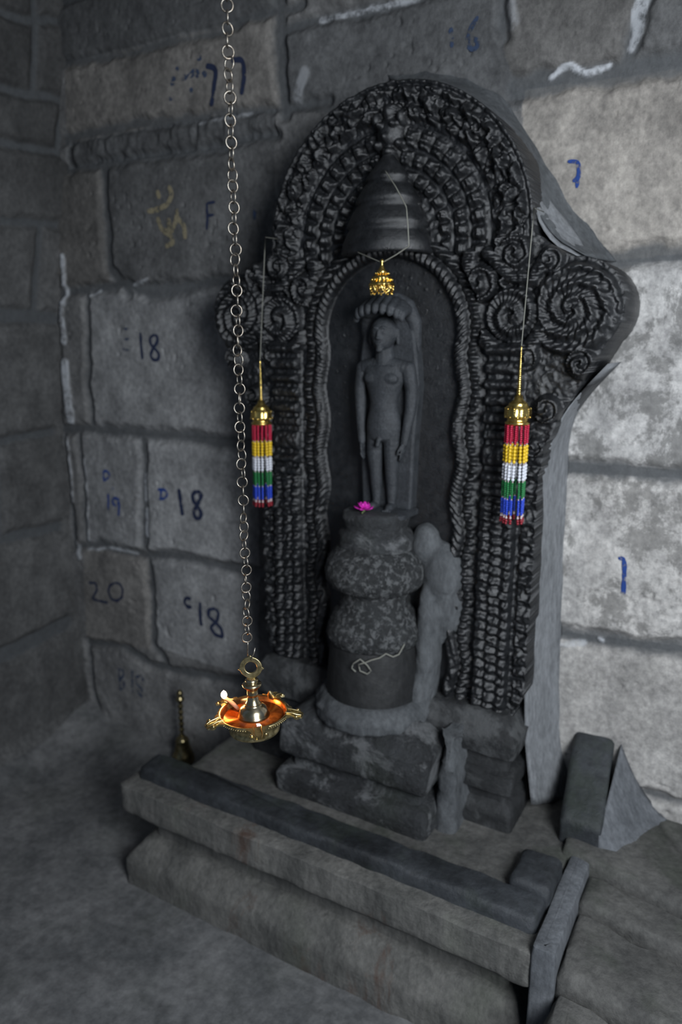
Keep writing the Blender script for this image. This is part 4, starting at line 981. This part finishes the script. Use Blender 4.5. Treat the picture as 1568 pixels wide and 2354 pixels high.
# five scalloped leaf spouts
def spout_mesh(beak):
    bm = bmesh.new()
    ol = [(0.0, 0.014), (0.004, 0.0125), (0.006, 0.0098), (0.010, 0.0075), (0.012, 0.0100), (0.0155, 0.0118), (0.0185, 0.0102), (0.0195, 0.0072), (0.0222, 0.0062), (0.0235, 0.0030), (0.0225, 0.0)]
    pts = ol + [(x, -y) for x, y in ol[::-1][1:]]
    top = [bm.verts.new((x, y, 0.0012 + 0.0008 * math.sin(x * 500))) for x, y in pts]; bot = [bm.verts.new((x, y, -0.0014)) for x, y in pts]
    bm.faces.new(top); bm.faces.new(bot[::-1])
    for k in range(len(pts)):
        j = (k + 1) % len(pts); bm.faces.new((top[k], bot[k], bot[j], top[j]))
    # raised bird-beak rest pointing inwards, groove lips and a boss
    if beak: lathe(bm, [(0.0048, 0.0), (0.0045, 0.004), (0.0030, 0.009), (0.0010, 0.0125)], 14, M=Matrix.Translation((0.000, 0, 0.0)) @ Matrix.Rotation(math.radians(-38), 4, 'Y'))
    for s in (-1, 1):
        tube(bm, [(-0.002, s * 0.0055, 0.002), (0.007, s * 0.0042, 0.0028), (0.014, s * 0.0050, 0.0024), (0.0205, s * 0.0030, 0.0018)], [0.0007, 0.0009, 0.0009, 0.0006], 8)
        ball(bm, (0.0145, s * 0.0085, 0.0014), 0.0020, 10, 6)
    return bm
proto = None
for k, deg in enumerate((-4, 63, 143, 207, 283)):
    a = math.radians(deg)
    if k in (0, 1): o = sharp(from_bm('spout', spout_mesh(k == 1), M_brass, lamp), 45); proto = o if k == 0 else proto
    else: o = proto.copy(); COL.objects.link(o); o.parent = lamp
    o.scale = (1.15, 1.3, 1.2)
    o.location = ((RB - 0.002) * math.cos(a), (RB - 0.002) * math.sin(a), 0.0005); o.rotation_euler = (0, math.radians(13), a)
# wick and flame on the back left spout
wa = math.radians(143)
wi = Vector((0.030 * math.cos(wa + .12), 0.030 * math.sin(wa + .12), -0.004)); wo = Vector(((RB + 0.004) * math.cos(wa + 0.06), (RB + 0.004) * math.sin(wa + 0.06), 0.0065))
bm = bmesh.new(); tube(bm, [wi, wi.lerp(wo, 0.35) + Vector((0, 0, 0.002)), wi.lerp(wo, 0.7) + Vector((0, 0, 0.003)), wo, wo + Vector((-0.002, 0, 0.003))], [0.0026, 0.0034, 0.0034, 0.0026, 0.001], 10)
from_bm('wick', bm, M_wick, lamp)
bm = bmesh.new(); lathe(bm, [(0.0008, -0.002), (0.0038, 0.001), (0.0052, 0.0045), (0.0048, 0.0075), (0.0034, 0.0105), (0.0014, 0.0125), (0.0003, 0.0135)], 20)
o = from_bm('flame', bm, M_flame, lamp, wo + Vector((-0.002, 0, 0.002))); o['label'] = 'small bright orange flame'
pl = bpy.data.lights.new('flame_light', 'POINT'); pl.energy = 0.22; pl.color = (1.0, 0.42, 0.12); pl.shadow_soft_size = 0.004
lo = bpy.data.objects.new('flame_light', pl); COL.objects.link(lo); lo.parent = lamp; lo.location = wo + Vector((-0.002, 0, 0.024))

# ------------------------------------------------------------------ chain
top_pt = Vector((LP.x - 0.012, LP.y - 0.0, 2.60)); bot_pt = lamp.matrix_basis @ Vector((-0.0025, 0, 0.1235))
chain = empty('hanging_chain', top_pt, 'long grey steel link chain hanging from the ceiling to the brass lamp', 'chain')
def link_mesh(rx, rz, w_):
    bm = bmesh.new(); tube(bm, [(rx * math.cos(t), 0, rz * math.sin(t)) for t in np.linspace(0, 2 * math.pi, 22, endpoint=False)], w_, 8, True)
    me = bpy.data.meshes.new('link'); bmesh.ops.recalc_face_normals(bm, faces=bm.faces); bm.to_mesh(me); bm.free(); me.materials.append(M_iron)
    me.polygons.foreach_set('use_smooth', [True] * len(me.polygons)); return me
lm = [link_mesh(0.0076, 0.0080, 0.00125), link_mesh(0.0068, 0.0086, 0.0012)]
pitch = 0.01385; Lc = (top_pt - bot_pt).length; nl = int(Lc / pitch) ; rnd = random.Random(4); tw = 0.3
for k in range(nl):
    p = bot_pt.lerp(top_pt, (k + 0.45) * pitch / Lc)
    o = bpy.data.objects.new('link', lm[k % 2]); COL.objects.link(o); o.parent = chain
    o.location = p - top_pt + Vector((rnd.uniform(-.0012, .0012), rnd.uniform(-.0012, .0012), 0))
    yaw = YAW + tw + (math.pi / 2 if k % 2 else 0) + rnd.uniform(-.35, .35)
    if k % 9 in (3, 4, 5): yaw += 0.7
    o.rotation_euler = (0, rnd.uniform(-.22, .22), yaw)
bm = bmesh.new(); tube(bm, [(0, 0, 0.012), (0, 0, 0.002), (0, 0, -0.004)], 0.003, 8); from_bm('ceiling_hook', bm, M_iron, chain)
